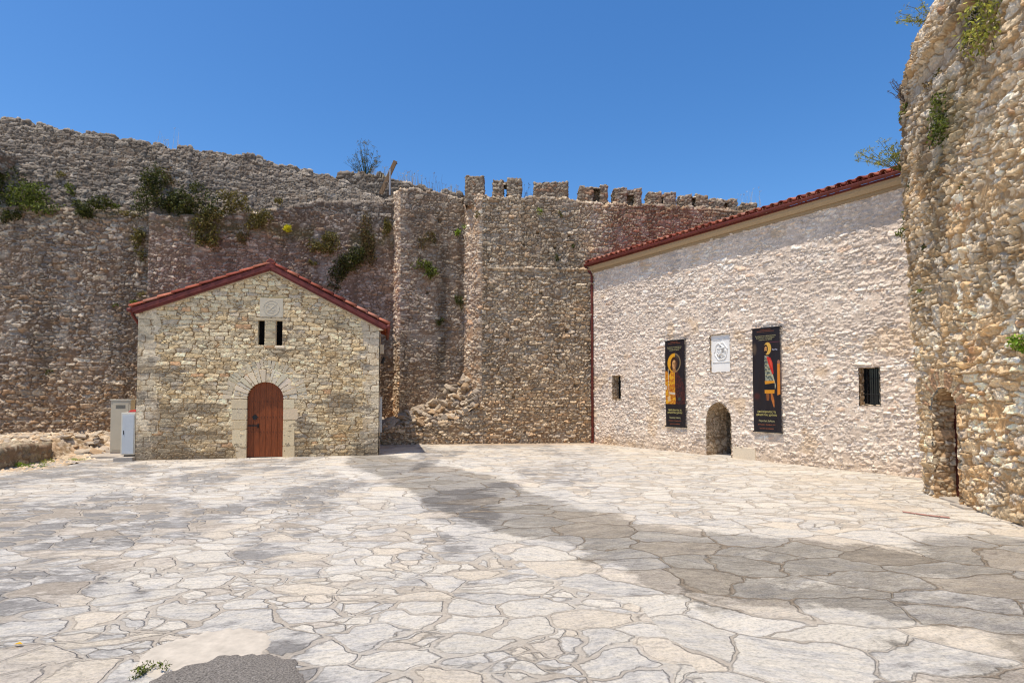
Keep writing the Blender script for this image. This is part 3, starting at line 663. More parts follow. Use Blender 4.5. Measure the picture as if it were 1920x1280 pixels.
mb = MB()
for side in (-1, 1):
    z = -.02
    for hh in (.32, .46, .24, .30, .30):
        z1 = min(z+hh, SPR-.004); wd = R_.uniform(.26, .40)
        x0 = DX0-wd if side < 0 else DX1; x1 = DX0 if side < 0 else DX1+wd
        mb.box((x0, -.022+R_.uniform(-.004, .004), z+.007), (x1, .2, z1-.006), cs(R_, (212, 197, 168), .14)); z = z1
    mb.build('door_jamb', M['cutstone'], chapel, bevel=.007); mb = MB()
# joint backing behind cut stones
mb = MB(); pl = [(DCX+1.04*math.cos(a), SPR+1.04*math.sin(a)) for a in np.linspace(0, PI, 25)]+[(DCX+(DR+.01)*math.cos(a), SPR+(DR+.01)*math.sin(a)) for a in np.linspace(PI, 0, 25)]
for i in range(24):
    mb.prism([pl[i], pl[49-i], pl[48-i], pl[i+1]], -.004, .1, lin((70, 56, 44)))
mb.build('arch_mortar', M['cutstone'], chapel)
# door
door = bpy.data.objects.new('door', None); C.objects.link(door); door.parent = chapel; door.location = (DCX, .075, 0)
mb = MB(); npl = 6
for k in range(npl):
    xa = -DR+2*DR*k/npl+.0025; xb = -DR+2*DR*(k+1)/npl-.0025
    xsn = np.linspace(xa, xb, 6); topz = [SPR+math.sqrt(max(DR**2-x*x, 0)) for x in xsn]
    mb.prism([(xa, .015), (xb, .015)]+[(x, t) for x, t in zip(xsn[::-1], topz[::-1])], -.0, .045, None)
pk = mb.build('plank_panel', M['wood'], door, bevel=.003)
mb = MB(); mb.prism([(-DR, .0), (DR, .0)]+[(DR*math.cos(a), SPR+DR*math.sin(a)) for a in np.linspace(0, PI, 20)], .05, .06); mb.build('backing', M['dark'], door)
mb = MB(); studs = []
for rz in (.68, 1.08, 1.49):
    for k in range(npl*2):
        x = -DR+.04+(2*DR-.08)*k/(npl*2-1)
        if not studs: mb.box((-.007, -.008, -.007), (.007, .0, .007)); sd = mb.build('stud', M['iron'], door)
        else: sd = studs[0].copy(); C.objects.link(sd)
        sd.location = (x, 0, rz); studs.append(sd)
mb = MB()
mb.prism([(-.27+.055*math.cos(a), 1.07+.055*math.sin(a)) for a in np.linspace(0, 2*PI, 13)[:-1]], -.012, .0)
for k in range(8):
    a = k*PI/4; mb.prism([(-.27+.062*math.cos(a)+.014*math.cos(b), 1.07+.062*math.sin(a)+.014*math.sin(b)) for b in np.linspace(0, 2*PI, 7)[:-1]], -.01, .0)
rr = [(-.27+.032*math.cos(a), -.02-.01*abs(math.sin(a)), 1.055+.04*math.sin(a)) for a in np.linspace(-PI, 0, 9)]
mb.tube(rr, .006, 6)
mb.build('knocker', M['iron'], door)
mb = MB(); mb.box((-DR+.01, -.02, .835), (-.19, -.004, .865)); mb.box((-.20, -.03, .795), (-.17, -.002, .90)); mb.tube([(-.185, -.02, .845), (-.185, -.06, .845), (-.185, -.06, .78)], .008, 6)
mb.build('latch', M['iron'], door)
mb = MB()
for z in (.36, 1.30): mb = MB(); mb.tube([(DR-.006, -.012, z-.05), (DR-.006, -.012, z+.05)], .013, 8); mb.build('hinge', M['iron'], door)
mb = MB(); mb.box((-DR-.0, -.005, -.03), (DR, .09, .014)); mb.build('threshold', M['iron'], door)
# slit windows
mb = MB()
for a, b_, c, d in slits:
    mb.box((a-.03, .16, c-.03), (b_+.03, .18, d+.03))
mb.build('window_void', M['dark'], chapel)
for i, (a, b_, c, d) in enumerate(slits):
    mb = MB()
    mb.box((a-.02, -.004, c-.05), (a-.0, .18, d), cs(R_)); mb.box((b_, -.004, c-.05), (b_+.02, .18, d), cs(R_))
    mb.box((a-.02, -.006, d), (b_+.02, .18, d+.02), cs(R_)); mb.box((a-.02, -.006, c-.03), (b_+.02, .18, c), cs(R_))
    mb.build('slit_window', M['cutstone'], chapel)
mb = MB(); z = 3.0   # stacked mullion stones between the slits
for k in range(7):
    hh = [.10, .085, .10, .09, .10, .085, .10][k]; j = R_.uniform(-.012, .012)
    mb.box((3.068+j*.4, -.02, z+.004), (3.322+j*.4, .08, z+hh-.004), cs(R_, (190, 178, 152)), .004, R_); z += hh
mb.build('mullion', M['cutstone'], chapel, bevel=.01)
mb = MB(); mb.box((2.80, -.026, 3.667), (3.56, .08, 3.735), cs(R_, (196, 184, 158)), .003, R_); mb.build('lintel', M['cutstone'], chapel, bevel=.008)
mb = MB(); mb.box((2.80, -.022, 2.93), (3.03, .06, 2.992), cs(R_), .003, R_); mb.box((3.04, -.022, 2.93), (3.30, .06, 2.992), cs(R_, (186, 150, 116)), .003, R_); mb.box((3.31, -.022, 2.93), (3.56, .06, 2.99), cs(R_), .003, R_)
mb.build('sill', M['cutstone'], chapel, bevel=.008)
# relief slab above the slits
pq = bpy.data.objects.new('relief_slab', None); C.objects.link(pq); pq.parent = chapel; pq.location = (3.215, -.02, 4.02)
mb = MB(); mb.box((-.295, -.012, -.26), (.295, .06, .25)); mb.build('slab', M['slab'], pq, bevel=.008)
mb = MB()
for r, th in ((.20, .006), (.13, .005)):
    mb.tube([(r*math.cos(a), -.013, r*math.sin(a)-.01) for a in np.linspace(-.6 if r > .15 else 0, 2*PI-.6 if r > .15 else 5.2, 33)], th, 5)
mb.tube([(-.16, -.013, .08), (-.05, -.014, .02), (.03, -.014, -.08), (.1, -.013, -.05)], .006, 5); mb.tube([(-.1, -.013, -.12), (0, -.014, -.02), (.12, -.013, .09)], .006, 5)
mb.build('carving', M['slab'], pq, smooth=True)
mb = MB(); mb.box((2.84, -.02, 4.275), (3.60, .05, 4.325), cs(R_, (176, 160, 130)), .003, R_); mb.build('drip_stone', M['cutstone'], chapel, bevel=.006)
# chapel roof
RX, RZ, LX, LZ, EX, EZ = 3.19, 5.20, -.16, 3.90, 6.30, 3.62
def tile_slope(name, ax, az, bx, bz, y0, y1, parent, seed, per=.235, rowl=.36, amp=.045):
    L = math.hypot(bx-ax, bz-az); na = int(L/.03); nb = int((y1-y0)/.02)
    a = np.linspace(0, L, na)[:, None]; b = np.linspace(0, y1-y0, nb)[None, :]
    dx, dz = (bx-ax)/L, (bz-az)/L; nx, nz = (dz, -dx) if bx < ax else (-dz, dx)
    if nz < 0: nx, nz = -nx, -nz
    ph = (b/per) % 1.0; prof = np.sqrt(np.clip(1-((ph-.5)/.5)**2, 0, 1))
    row = np.floor(a/rowl); saw = (a/rowl) % 1.0
    hgt = amp*prof + .022*saw
    tid = np.floor(b/per)
    hh = hsh(row+0*tid, tid+0*row, seed)
    pal = np.array([lin(c) for c in [(178, 88, 60), (190, 102, 70), (160, 76, 54), (196, 120, 88), (150, 70, 56)]])
    col = pal[(hh*5).astype(int)]*(.85+.3*hsh(row+0*tid, tid+0*row, seed+1))[..., None]
    col = col*(1-.35*sst(.55, .7, fbm(a+0*b, b+0*a, 3, 3, seed)))[..., None]
    X = ax+dx*a+nx*hgt; Z = az+dz*a+nz*hgt; Y = y0+b+0*a
    return grid_mesh(name, np.stack([X, Y, Z+0*b], -1), col, None, M['tile'], parent)
roof = bpy.data.objects.new('roof', None); C.objects.link(roof); roof.parent = chapel
tile_slope('tiles', RX, RZ, LX, LZ, -.09, CD+.1, roof, 3)
tile_slope('tiles', RX, RZ, EX, EZ, -.09, CD+.1, roof, 5)
def verge(x0, z0, x1, z1, name='verge_board', th=.115, y0=-.12, y1=-.085, drop=.02, mat='redpaint'):
    L = math.hypot(x1-x0, z1-z0); dx, dz = (x1-x0)/L, (z1-z0)/L
    nx, nz = (-dz, dx); 
    if nz > 0: nx, nz = -nx, -nz
    mb = MB(); mb.prism([(x0+nx*drop, z0+nz*drop), (x1+nx*drop, z1+nz*drop), (x1+nx*(drop+th), z1+nz*(drop+th)), (x0+nx*(drop+th), z0+nz*(drop+th))], y0, y1)
    return mb.build(name, M[mat], roof, bevel=.006)
verge(LX, LZ, RX, RZ); verge(RX, RZ, EX, EZ)
verge(LX+.05, LZ, RX, RZ, 'soffit_strip', .165, -.085, .04, .0, 'redpaint'); verge(RX, RZ, EX-.05, EZ, 'soffit_strip', .165, -.085, .04, .0, 'redpaint')
verge(LX+.2, LZ+.07, RX, RZ, 'mortar_strip', .205, -.022, .06, .0, 'plaster'); verge(RX, RZ, EX-.22, EZ+.1, 'mortar_strip', .205, -.022, .06, .0, 'plaster')
# verge tiles: overlapping half-barrels along each rake, seen as a stepped bright line
def half_tile(mb, p0, p1, r0, r1, up, col, n=8, th=.014, arc=PI):
    p0 = Vector(p0); p1 = Vector(p1); t = (p1-p0).normalized(); up = Vector(up); sd = t.cross(up).normalized(); up = sd.cross(t).normalized()
    vs = []
    for p, r in ((p0, r0), (p1, r1)):
        for rr in (r, r-th):
            for k in range(n+1):
                a = (PI-arc)/2+arc*k/n; vs.append(p+sd*math.cos(a)*rr+up*math.sin(a)*rr)
    m = n+1; fs = []
    for k in range(n):
        fs += [(k, k+1, 2*m+k+1, 2*m+k), (m+k+1, m+k, 3*m+k, 3*m+k+1), (k, m+k, m+k+1, k+1), (2*m+k, 2*m+k+1, 3*m+k+1, 3*m+k)]
    fs += [(0, 2*m, 3*m, m), (n, m+n, 3*m+n, 2*m+n)]
    mb.add(vs, fs, col)
TP = [lin(c) for c in [(168, 92, 70), (184, 112, 86), (146, 76, 60), (190, 128, 104)]]
def tcol(r): c = TP[r.randrange(4)]*r.uniform(.65, 1.15); return tuple(c)
mb = MB()
for (ax, az, bx, bz) in ((LX-.02, LZ, RX, RZ), (EX+.02, EZ, RX, RZ)):
    L = math.hypot(bx-ax, bz-az); n = int(L/.33)
    for k in range(n+1):
        t0 = k/(n+.3); t1 = min((k+1.12)/(n+.3), 1.0)
        half_tile(mb, (ax+(bx-ax)*t0, -.055, az+(bz-az)*t0+.012), (ax+(bx-ax)*t1, -.055, az+(bz-az)*t1-.004), .085, .070, (0, 0, 1), tcol(R_))
mb.build('verge_tile_row', M['tile'], roof, smooth=True)
mb = MB()
for k in range(11):
    y = -.13+k*.35; half_tile(mb, (RX, y, RZ+.0), (RX, y+.38, RZ-.015), .115, .10, (0, 0, 1), tcol(R_))
mb.build('ridge_tile_row', M['tile'], roof, smooth=True)
mb = MB(); mb.prism([(RX+.1*math.cos(a), RZ+.1*math.sin(a)) for a in np.linspace(0, PI, 12)]+[(RX-.13, RZ-.12), (RX+.13, RZ-.12)], -.125, -.02); mb.build('ridge_cap', M['redpaint'], roof)
# gutters + downpipe
mb = MB(); mb.tube([(LX-.02, -.14, LZ-.06), (LX-.02, CD, LZ-.06)], .055, 10); mb.build('gutter', M['redpaint'], roof, smooth=True); mb = MB(); mb.tube([(EX+.0, -.14, EZ-.05), (EX+.0, CD, EZ-.05)], .055, 10)
mb.build('gutter', M['redpaint'], roof, smooth=True)
mb = MB(); mb.tube([(LX-.0, .02, LZ-.08), (LX+.0, .04, LZ-.16), (-.07, .25, LZ-.40), (-.06, .48, LZ-.60), (-.06, .5, LZ-.8), (-.06, .5, .02)], .036, 10); mb.build('downpipe', M['redpaint'], chapel, smooth=True)
mb = MB(); mb.box((-.06, -.03, 3.70), (.02, .05, 3.79), cs(R_)); mb.build('corbel', M['cutstone'], chapel, bevel=.008); mb = MB(); mb.box((W-.02, -.03, 3.47), (W+.10, .05, 3.54), cs(R_)); mb.build('corbel', M['cutstone'], chapel, bevel=.008)
# lamp on the chapel's right flank
lamp = bpy.data.objects.new('wall_lamp', None); C.objects.link(lamp); lamp.parent = chapel; lamp.location = (W+.05, .5, 2.85)
mb = MB(); mb.box((-.05, -.06, 0), (.07, .10, .26)); mb.build('lamp_box', M['slab'], lamp, bevel=.01)
mb = MB(); mb.tube([(.02, 0, -.28), (.05, 0, -.20), (.09, 0, -.10)], .05, 10, r1=.035); mb.build('lamp_head', M['iron'], lamp)

# ============================================================ HALL (long building on the right)
HA = math.atan2(-8.43, 5.46)
hall = thing('museum_hall', 'long pale rubble stone hall with red tiled eaves and two hanging banners', 'building', (2.83, 20.42, 0), HA)
HW = 11.6
du = .0155
xs = np.arange(0, HW, du); ZT = lambda x: np.interp(x, [0, 10, 12], [6.12, 6.22, 6.23])
zs = np.linspace(0, 1, 410); X = np.broadcast_to(xs[:, None], (len(xs), len(zs))); Z = -.03+(ZT(xs)[:, None]+.03)*zs[None]
Xc = (X[:-1, :-1]+X[1:, 1:])/2; Zc = (Z[:-1, :-1]+Z[1:, 1:])/2
HD = (4.78, 5.60, .98)
keep = ~in_arch(Xc, Zc, HD[0], HD[1], HD[2], 0, True)
HWIN = [(.97, 1.40, 1.49, 2.31), (8.90, 9.34, 1.44, 2.28)]; HPL = (4.93, 5.60, 2.27, 3.33)
for a, b_, c, d in HWIN+[HPL]: keep &= ~((Xc > a) & (Xc < b_) & (Zc > c) & (Zc < d))
def hall_post(P, U, V, h, col, m):
    col = col*(.86+.28*fbm(U, V, .6, 3, 5))[..., None]
    k = (sst(.60, .72, fbm(U, V, 2.2, 4, 6))*.35)[..., None]; col = col*(1-k)+lin((176, 166, 158))*k
    k = (sst(.66, .76, fbm(U, V, 1.4, 4, 16))*.45)[..., None]; col = col*(1-k)+lin((206, 180, 144))*k
    # slabs low on the right look larger and warmer
    k = sst(.6, .0, V)[..., None]*.35; col = col*(1-k)+lin((182, 158, 128))*k
    # flush lime-washed strip under the eaves
    f = 0*sst(5.0, 5.5, V-.0*U+.2*(fbm(U, V, .8, 2, 8)-.5)); h = h*(1-.2*f)
    bs = lin((176, 164, 148)); kk = (f*.15)[..., None]; col = col*(1-kk)+bs*kk
    return h, col
masonry('wall', np.stack([X, X*0, Z], -1), X, Z, 'hall', hall, keep=keep, post=hall_post)
def reveal(name, outline, depth, st, parent, du=.02, front=-.03, off=0, post=None, fwd=None):
    """masonry lining of an opening; outline (x,z) runs right foot -> over the top -> left foot"""
    xy, s = plan_points(outline, du); nt = max(2, int((depth-front)/du)); t = np.linspace(front, depth, nt)
    P = np.stack([np.broadcast_to(xy[:, 0:1], (len(s), nt)), np.broadcast_to(t[None], (len(s), nt)), np.broadcast_to(xy[:, 1:2], (len(s), nt))], -1)
    U = np.broadcast_to(t[None]+off, (len(s), nt)); V = np.broadcast_to(s[:, None], (len(s), nt))
    stt = dict(STY[st])
    if fwd is not None: P = fwd(P)
    return masonry(name, P, U, V, stt, parent, post=post)
def arch_outline(x0, x1, spr, pointed=False, n=14):
    cx = (x0+x1)/2; r = (x1-x0)/2
    if not pointed: top = [(cx+r*math.cos(a), spr+r*math.sin(a)) for a in np.linspace(0, PI, n)]
    else:
        R = r*1.25; am = math.acos((R-r)/R)
        top = [(cx-(R-r)+R*math.cos(a), spr+R*math.sin(a)) for a in np.linspace(0, am, n//2)]
        top += [(2*cx-x, z) for x, z in top[::-1][1:]]
    return [(x1, -.03)]+top+[(x0, -.03)]
ow = bpy.data.objects.new('doorway', None); C.objects.link(ow); ow.parent = hall
style('hback_shaded', **{**STY['jamb'], 'pal': [(112, 106, 98), (98, 93, 88), (124, 117, 106)], 'mortar': (80, 72, 62)})  # darker stone colours paint in the shade deep inside the doorway
style('hjamb', **{**STY['jamb'], 'pal': [(206, 192, 172), (192, 178, 160), (214, 202, 184)], 'relief': .02})
reveal('reveal', arch_outline(*HD, True), .85, 'hjamb', ow)
plane_wall('back_wall', (HD[0]-.1, .85), (HD[1]+.1, .85), -.03, 1.75, 'hback_shaded', ow, .02, 3)
for i, (a, b_, c, d) in enumerate(HWIN):
    wo = bpy.data.objects.new('window', None); C.objects.link(wo); wo.parent = hall
    dd = .30 if i == 0 else .20
    reveal('reveal', [(b_, c), (b_, d), (a, d), (a, c), (b_, c)], dd+.02, 'hjamb', wo, .02, -.02)
    mb = MB(); mb.box((a-.03, dd, c-.03), (b_+.03, dd+.03, d+.03)); mb.build('pane', M['glassdark'], wo)
    mb = MB()
    for x in (a+.012, b_-.012): mb.box((x-.02, dd-.03, c), (x+.02, dd, d))
    for z in (c+.012, d-.012): mb.box((a, dd-.03, z-.02), (b_, dd, z+.02))
    mb.build('frame', M['iron'], wo)
    mb = MB()
    for k in range(1, 5): x = a+(b_-a)*k/5; mb.tube([(x, dd-.05, c), (x, dd-.05, d)], .009, 6)
    for k in range(1, 3): z = c+(d-c)*(k-.3)/2.4; mb.tube([(a, dd-.05, z), (b_, dd-.05, z)], .008, 6)
    mb.build('grille', M['iron'], wo)
# cornice of plaster bands, gutter and eave tiles (all follow the slight rise of the eave)
def along(mb, prof, x0, x1, dz0, dz1, col=None, cuts=24):
    xsn = np.linspace(x0, x1, cuts); n = len(prof); vs = []
    for x in xsn:
        dz = dz0+(dz1-dz0)*(x-x0)/(x1-x0)
        vs += [(x, y, z+dz) for y, z in prof]
    fs = []
    for i in range(cuts-1):
        for k in range(n): fs.append((i*n+k, i*n+(k+1) % n, (i+1)*n+(k+1) % n, (i+1)*n+k))
    fs += [tuple(range(n))[::-1], tuple((cuts-1)*n+k for k in range(n))]; mb.add(vs, fs, col)
RISE = .10
mb = MB()
along(mb, [(-.045, 5.92), (.05, 5.92), (.05, 5.985), (-.06, 5.985)], -.02, HW, 0, RISE, lin((160, 142, 116)))
along(mb, [(-.10, 5.988), (.05, 5.988), (.05, 6.13), (-.17, 6.13), (-.16, 6.06)], -.03, HW, 0, RISE, lin((174, 156, 130)))
mb.build('cornice', M['cutstone'], hall)
mb = MB(); along(mb, [(-.27+.052*math.cos(a), 6.205+.052*math.sin(a)) for a in np.linspace(PI, 2*PI, 9)]+[(-.222, 6.215), (-.318, 6.215)], -.22, HW, 0, RISE)
mb.build('gutter', M['redpaint'], hall, smooth=False)
mb = MB(); along(mb, [(-.20, 6.13), (.1, 6.13), (.1, 6.17), (-.20, 6.17)], -.2, HW, 0, RISE); mb.build('fascia', M['redpaint'], hall)
hroof = bpy.data.objects.new('roof', None); C.objects.link(hroof); hroof.parent = hall
mb = MB(); sl = math.tan(math.radians(17)); per = .232; k = 0; x = -.24
R2 = random.Random(8)
while x < HW-.1:
    dz = RISE*(x+.2)/HW
    for row in range(3):
        y0 = -.27+row*.34; z0 = 6.235+dz+(y0+.27)*sl+R2.uniform(-.004, .004)
        half_tile(mb, (x+.1, y0+R2.uniform(-.012, .012), z0+.025), (x+.1, y0+.40, z0+.40*sl+.012), .088, .072, (0, 0, 1), tcol(R2))
        half_tile(mb, (x+.1+per/2, y0, z0+.055), (x+.1+per/2, y0+.40, z0+.40*sl+.045), .085, .085, (0, 0, -1), tuple(np.array(tcol(R2))*.85))
    x += per
mb.build('eave_tile_rows', M['tile'], hroof, smooth=True)
# rest of the roof
a = np.linspace(.6, 4.2, 60)[:, None]; b = np.arange(-.24, HW, .03)[None]
prof = np.sqrt(np.clip(1-(((b/.232) % 1-.5)/.5)**2, 0, 1))*.06
Pz = 6.30+RISE*(b+.2)/HW+(a+.27)*sl+prof+.02*((a/.34) % 1)
hh = hsh(np.floor(a/.34)+0*b, np.floor(b/.232)+0*a, 4)
cc = np.array([lin(c) for c in [(178, 88, 60), (190, 102, 70), (160, 76, 54)]])[(hh*3).astype(int)]
grid_mesh('tiles', np.stack([b+0*a, a+0*b, Pz], -1), cc, None, M['tile'], hroof)
mb = MB(); mb.prism([(.0, 0), (HW, 0), (HW, 7.4), (.0, 7.2)], 4.0, 4.2, lin((190, 175, 155))); mb.build('back_wall', M['cutstone'], hall)
# downpipe at the left corner
mb = MB(); mb.tube([(-.10, -.24, 6.14), (-.06, -.20, 6.04), (.0, -.10, 5.92), (.03, -.075, 5.80), (.03, -.075, .03)], .043, 10)
mb.tube([(.03, -.075, .06), (.03, -.11, .0)], .05, 10)
mb.build('downpipe', M['redpaint'], hall, smooth=True)
mb = MB()
for z in (.5, 2.1, 3.8, 5.4): mb = MB(); mb.tube([(.03, -.075, z-.02), (.03, -.075, z+.02)], .052, 10); mb.box((.01, -.07, z-.015), (.05, .02, z+.015)); mb.build('pipe_bracket', M['redpaint'], hall)
# marble relief set in its recess
mpq = bpy.data.objects.new('marble_relief', None); C.objects.link(mpq); mpq.parent = hall; mpq.location = ((HPL[0]+HPL[1])/2, .03, (HPL[2]+HPL[3])/2)
reveal('reveal', [(b_-mpq.location.x, c_-mpq.location.z) for b_, c_ in [(HPL[1], HPL[2]), (HPL[1], HPL[3]), (HPL[0], HPL[3]), (HPL[0], HPL[2]), (HPL[1], HPL[2])]], .04, 'hjamb', mpq, .02, -.05)
mb = MB(); mb.box((-.345, .0, -.54), (.345, .06, .54)); mb.build('slab', M['marble'], mpq)
mb = MB()
mb.tube([((.20+.012*math.sin(6*a))*math.cos(a), -.004, .06+(.235+.012*math.sin(6*a+1))*math.sin(a)) for a in np.linspace(0, 2*PI, 49)], .017, 8)
mb.box((-.27, -.012, -.245), (.27, .002, -.23)); mb.box((-.27, -.012, .38), (-.02, .002, .39)); mb.box((.08, -.012, .40), (.27, .002, .41))
for q in range(26):
    aa = R2.uniform(0, 2*PI); r = R2.uniform(0, .15); x, z = r*math.cos(aa), .07+r*math.sin(aa)*1.1
    pts = [(x, -.006, z)]
    for _ in range(4): x += R2.uniform(-.045, .045); z += R2.uniform(-.05, .05); pts.append((x, -.008, z))
    mb.tube(pts, R2.uniform(.006, .014), 6)
mb.tube([(-.05, -.01, .26), (.03, -.012, .22), (.08, -.012, .12), (.02, -.012, .02), (-.06, -.012, -.06), (-.02, -.01, -.13)], .022, 8)
mb.tube([(-.12, -.01, .14), (-.02, -.012, .13), (.12, -.01, .17)], .016, 8)
mb.build('carving', M['marble'], mpq, smooth=True)
mb = MB(); mb.box((5.64, -.035, -.02), (6.32, .1, .30), cs(R2, (214, 204, 186)), .006, R2); mb.build('base_block', M['cutstone'], hall, bevel=.012)

# ============================================================ ROUND TOWER
tower = thing('round_tower', 'tall tan rubble stone tower with a small arched doorway at right', 'tower', (7.2, 9.4, 0))
TO = np.array([7.2, 9.4, 0])
TA = np.array([6.52, 7.2]); TB = np.array([7.02, 10.03]); TL = np.linalg.norm(TB-TA)
Tp = [(9.6, 11.2), (8.7, 11.1), (7.9, 10.75), (7.4, 10.45), (7.05, 10.22), (6.93, 10.03), (6.745, 9.0), (6.55, 7.9), (6.43, 7.2), (6.32, 6.4), (6.3, 5.6), (6.36, 4.8), (6.6, 3.9), (7.2, 2.9)]
Tp = [np.array(p)+np.array([.07, 0]) for p in Tp]
# smooth the plan
def chaikin(p, n=2):
    for _ in range(n):
        q = [p[0]]
        for i in range(len(p)-1): q += [p[i]*.75+p[i+1]*.25, p[i]*.25+p[i+1]*.75]
        p = q+[p[-1]]
    return p
Tp = chaikin(Tp, 2)
ztop = lambda s, xy: I1(xy[:, 1], [2, 7, 8.5, 9.3, 10.0, 10.4, 11.2], [9.6, 8.9, 8.25, 8.0, 7.85, 7.7, 7.6])+rag(s, .07, .25, 71)
zled = lambda xy: I1(xy[:, 1], [2, 7.9, 9.5, 10.5, 11.4], [7.5, 7.12, 7.0, 6.95, 6.9])
def tr(b, f): return lambda s, xy: (b, f(s, xy))
P, U, V, s, xy = rail_surface(Tp, [lambda s, xy: (.06, -.1), lambda s, xy: (-.14, 4.6+0*s), lambda s, xy: (-.18, zled(xy)), lambda s, xy: (-.10, ztop(s, xy)-.55+0*s), lambda s, xy: (.10, ztop(s, xy)-.12), lambda s, xy: (.7, ztop(s, xy)), lambda s, xy: (2.2, ztop(s, xy)+.02)],
                              .014, [.014, .014, .014, .016, .03, .12], blur=47)
TDY0, TDY1, TSP = 8.93, 9.66, 1.44      # doorway between these Y values, springing height
Yc = (P[:-1, :-1, 1]+P[1:, 1:, 1])/2; Zc = (P[:-1, :-1, 2]+P[1:, 1:, 2])/2; Xc = (P[:-1, :-1, 0]+P[1:, 1:, 0])/2
keep = ~(in_arch(Yc, Zc, TDY0, TDY1, TSP) & (Xc < 7.1))
def tower_post(P, U, V, h, col, m):
    z = P[..., 2]+TO[2]; y = P[..., 1]+TO[1]; x = P[..., 0]+TO[0]
    zl = np.interp(y, [2, 7.9, 9.5, 10.5, 11.4], [7.5, 7.12, 7.0, 6.95, 6.9])
    lip = sst(-.02, .05, z-zl)*sst(10.2, 9.5, y)
    h = h+.10*lip
    pl = np.exp(-((z-zl+.28)/.16)**2)*sst(10.0, 9.6, y)       # patch of smooth plaster beneath the lip
    h = h*(1-.8*pl); col = col*(1-.6*pl[..., None])+lin((170, 158, 142))*(.6*pl)[..., None]
    col = col*(.92+.36*fbm(U, V, .5, 3, 5))[..., None]
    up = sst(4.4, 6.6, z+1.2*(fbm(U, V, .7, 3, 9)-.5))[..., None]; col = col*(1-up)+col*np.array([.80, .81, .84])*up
    st = sst(.52, .70, fbm(U*1.6, V*.22, 1.7, 4, 15))*sst(2.2, 4.2, z); col = col*(1-.42*st)[..., None]
    oc = sst(.5, .66, fbm(U, V, 1.1, 4, 25))*.45; col = col*(1-oc[..., None])+col*np.array([1.12, .96, .76])*oc[..., None]
    g = np.exp(-(((y-8.8)/.9)**2+((z-5.9)/.7)**2))*sst(.4, .6, fbm(U, V, 2.5, 3, 31)); col = col*(1-.5*g[..., None])+lin((92, 92, 52))*(.5*g)[..., None]
    # brick fragments around the arch
    cy = (TDY0+TDY1)/2; dd = np.hypot(y-cy, np.clip(z-TSP, 0, 9)); ring = (np.abs(dd-.50) < .13) & (z > TSP-.05) & (x < 7.1)
    ang = np.arctan2(z-TSP, y-cy); vs_ = (np.abs(((ang*7.5) % 1)-.5) < .40)
    h = np.where(ring, .4*h+.012+.012*vs_, h); bc = np.where((hsh(np.floor(ang*7.5), ang*0, 3) > .6)[..., None], lin((186, 152, 122)), lin((204, 184, 152)))*(.85+.3*fbm(U, V, 20, 2, 2))[..., None]
    col = np.where((ring & vs_)[..., None], bc, col); col = np.where((ring & ~vs_)[..., None], lin((166, 140, 106)), col)
    return h, col
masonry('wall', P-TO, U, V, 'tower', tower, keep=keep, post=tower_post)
def tw_fwd(P):
    # local frame: x = along wall seen from the court (left = far end), y = inward, z
    d = (TA-TB)/TL; nn = np.array([-d[1], d[0]])
    out = P.copy(); x = P[..., 0]; y = P[..., 1]
    out[..., 0] = TB[0]+d[0]*x+nn[0]*y-TO[0]; out[..., 1] = TB[1]+d[1]*x+nn[1]*y-TO[1]; return out
kx = TL/(TB[1]-TA[1]); tx0 = (TB[1]-TDY1)*kx; tx1 = (TB[1]-TDY0)*kx
tdr = bpy.data.objects.new('doorway', None); C.objects.link(tdr); tdr.parent = tower
style('tjamb', **{**STY['jamb'], 'pal': [(214, 198, 170), (200, 180, 150), (222, 208, 184), (196, 168, 136)], 'mortar': (160, 128, 92), 'relief': .028, 'cw': .24, 'ch': .11})
reveal('reveal', arch_outline(tx0, tx1, TSP), .29, 'tjamb', tdr, .015, -.055, 5, fwd=tw_fwd)
def mb_fwd(mb): 
    a = np.array(mb.v); mb.v = [tuple(r) for r in tw_fwd(a)]; return mb
mb = MB()
for k in range(5):
    xa = tx0-.04+(tx1-tx0+.08)*k/5; mb.box((xa+.003, .27, 0.02), (xa+(tx1-tx0+.08)/5-.003, .31, 1.95))
mb_fwd(mb).build('door', plain_mat('dark_red_door', (78, 34, 24), .6, .3, 8., .3, .3, (4, 4, .4)), tdr)
mb = MB(); mb.box((tx0+.04, .0, -.02), (tx1+.20, .44, .035)); mb.box((tx1-.15, -.12, -.02), (tx1+.22, .02, .03)); o = mb_fwd(mb).build('step', M['concrete'], tdr, bevel=.012)

# ============================================================ LEDGE WALL + RUBBLE
def stone_mesh(rnd, seed, flat=.6):
    import bmesh
    bm = bmesh.new(); bmesh.ops.create_icosphere(bm, subdivisions=2, radius=1)
    planes = [(Vector((rnd.gauss(0, 1), rnd.gauss(0, 1), rnd.gauss(0, 1))).normalized(), rnd.uniform(.38, .72)) for _ in range(13)]
    for v in bm.verts:
        for n, d in planes:
            k = v.co.dot(n)
            if k > d: v.co -= n*(k-d)
        v.co *= 1.35*(1+rnd.uniform(-.06, .06)); v.co.z *= flat
    me = bpy.data.meshes.new('stone'); bm.to_mesh(me); bm.free()
    c = np.array([lin(q) for q in [(184, 172, 156), (164, 154, 142), (196, 184, 166), (172, 150, 124), (146, 138, 130)]][rnd.randrange(5)])*rnd.uniform(.85, 1.1)
    a = me.color_attributes.new('Col', 'FLOAT_COLOR', 'POINT'); n = len(me.vertices)
    cc = np.ones((n, 4), np.float32); cc[:, :3] = c*(np.array([rnd.uniform(.85, 1.12) for _ in range(n)])[:, None]); a.data.foreach_set('color', cc.ravel())
    me.materials.append(M['stone']); return me
RS = random.Random(77)
SM = [stone_mesh(RS, i) for i in range(26)]
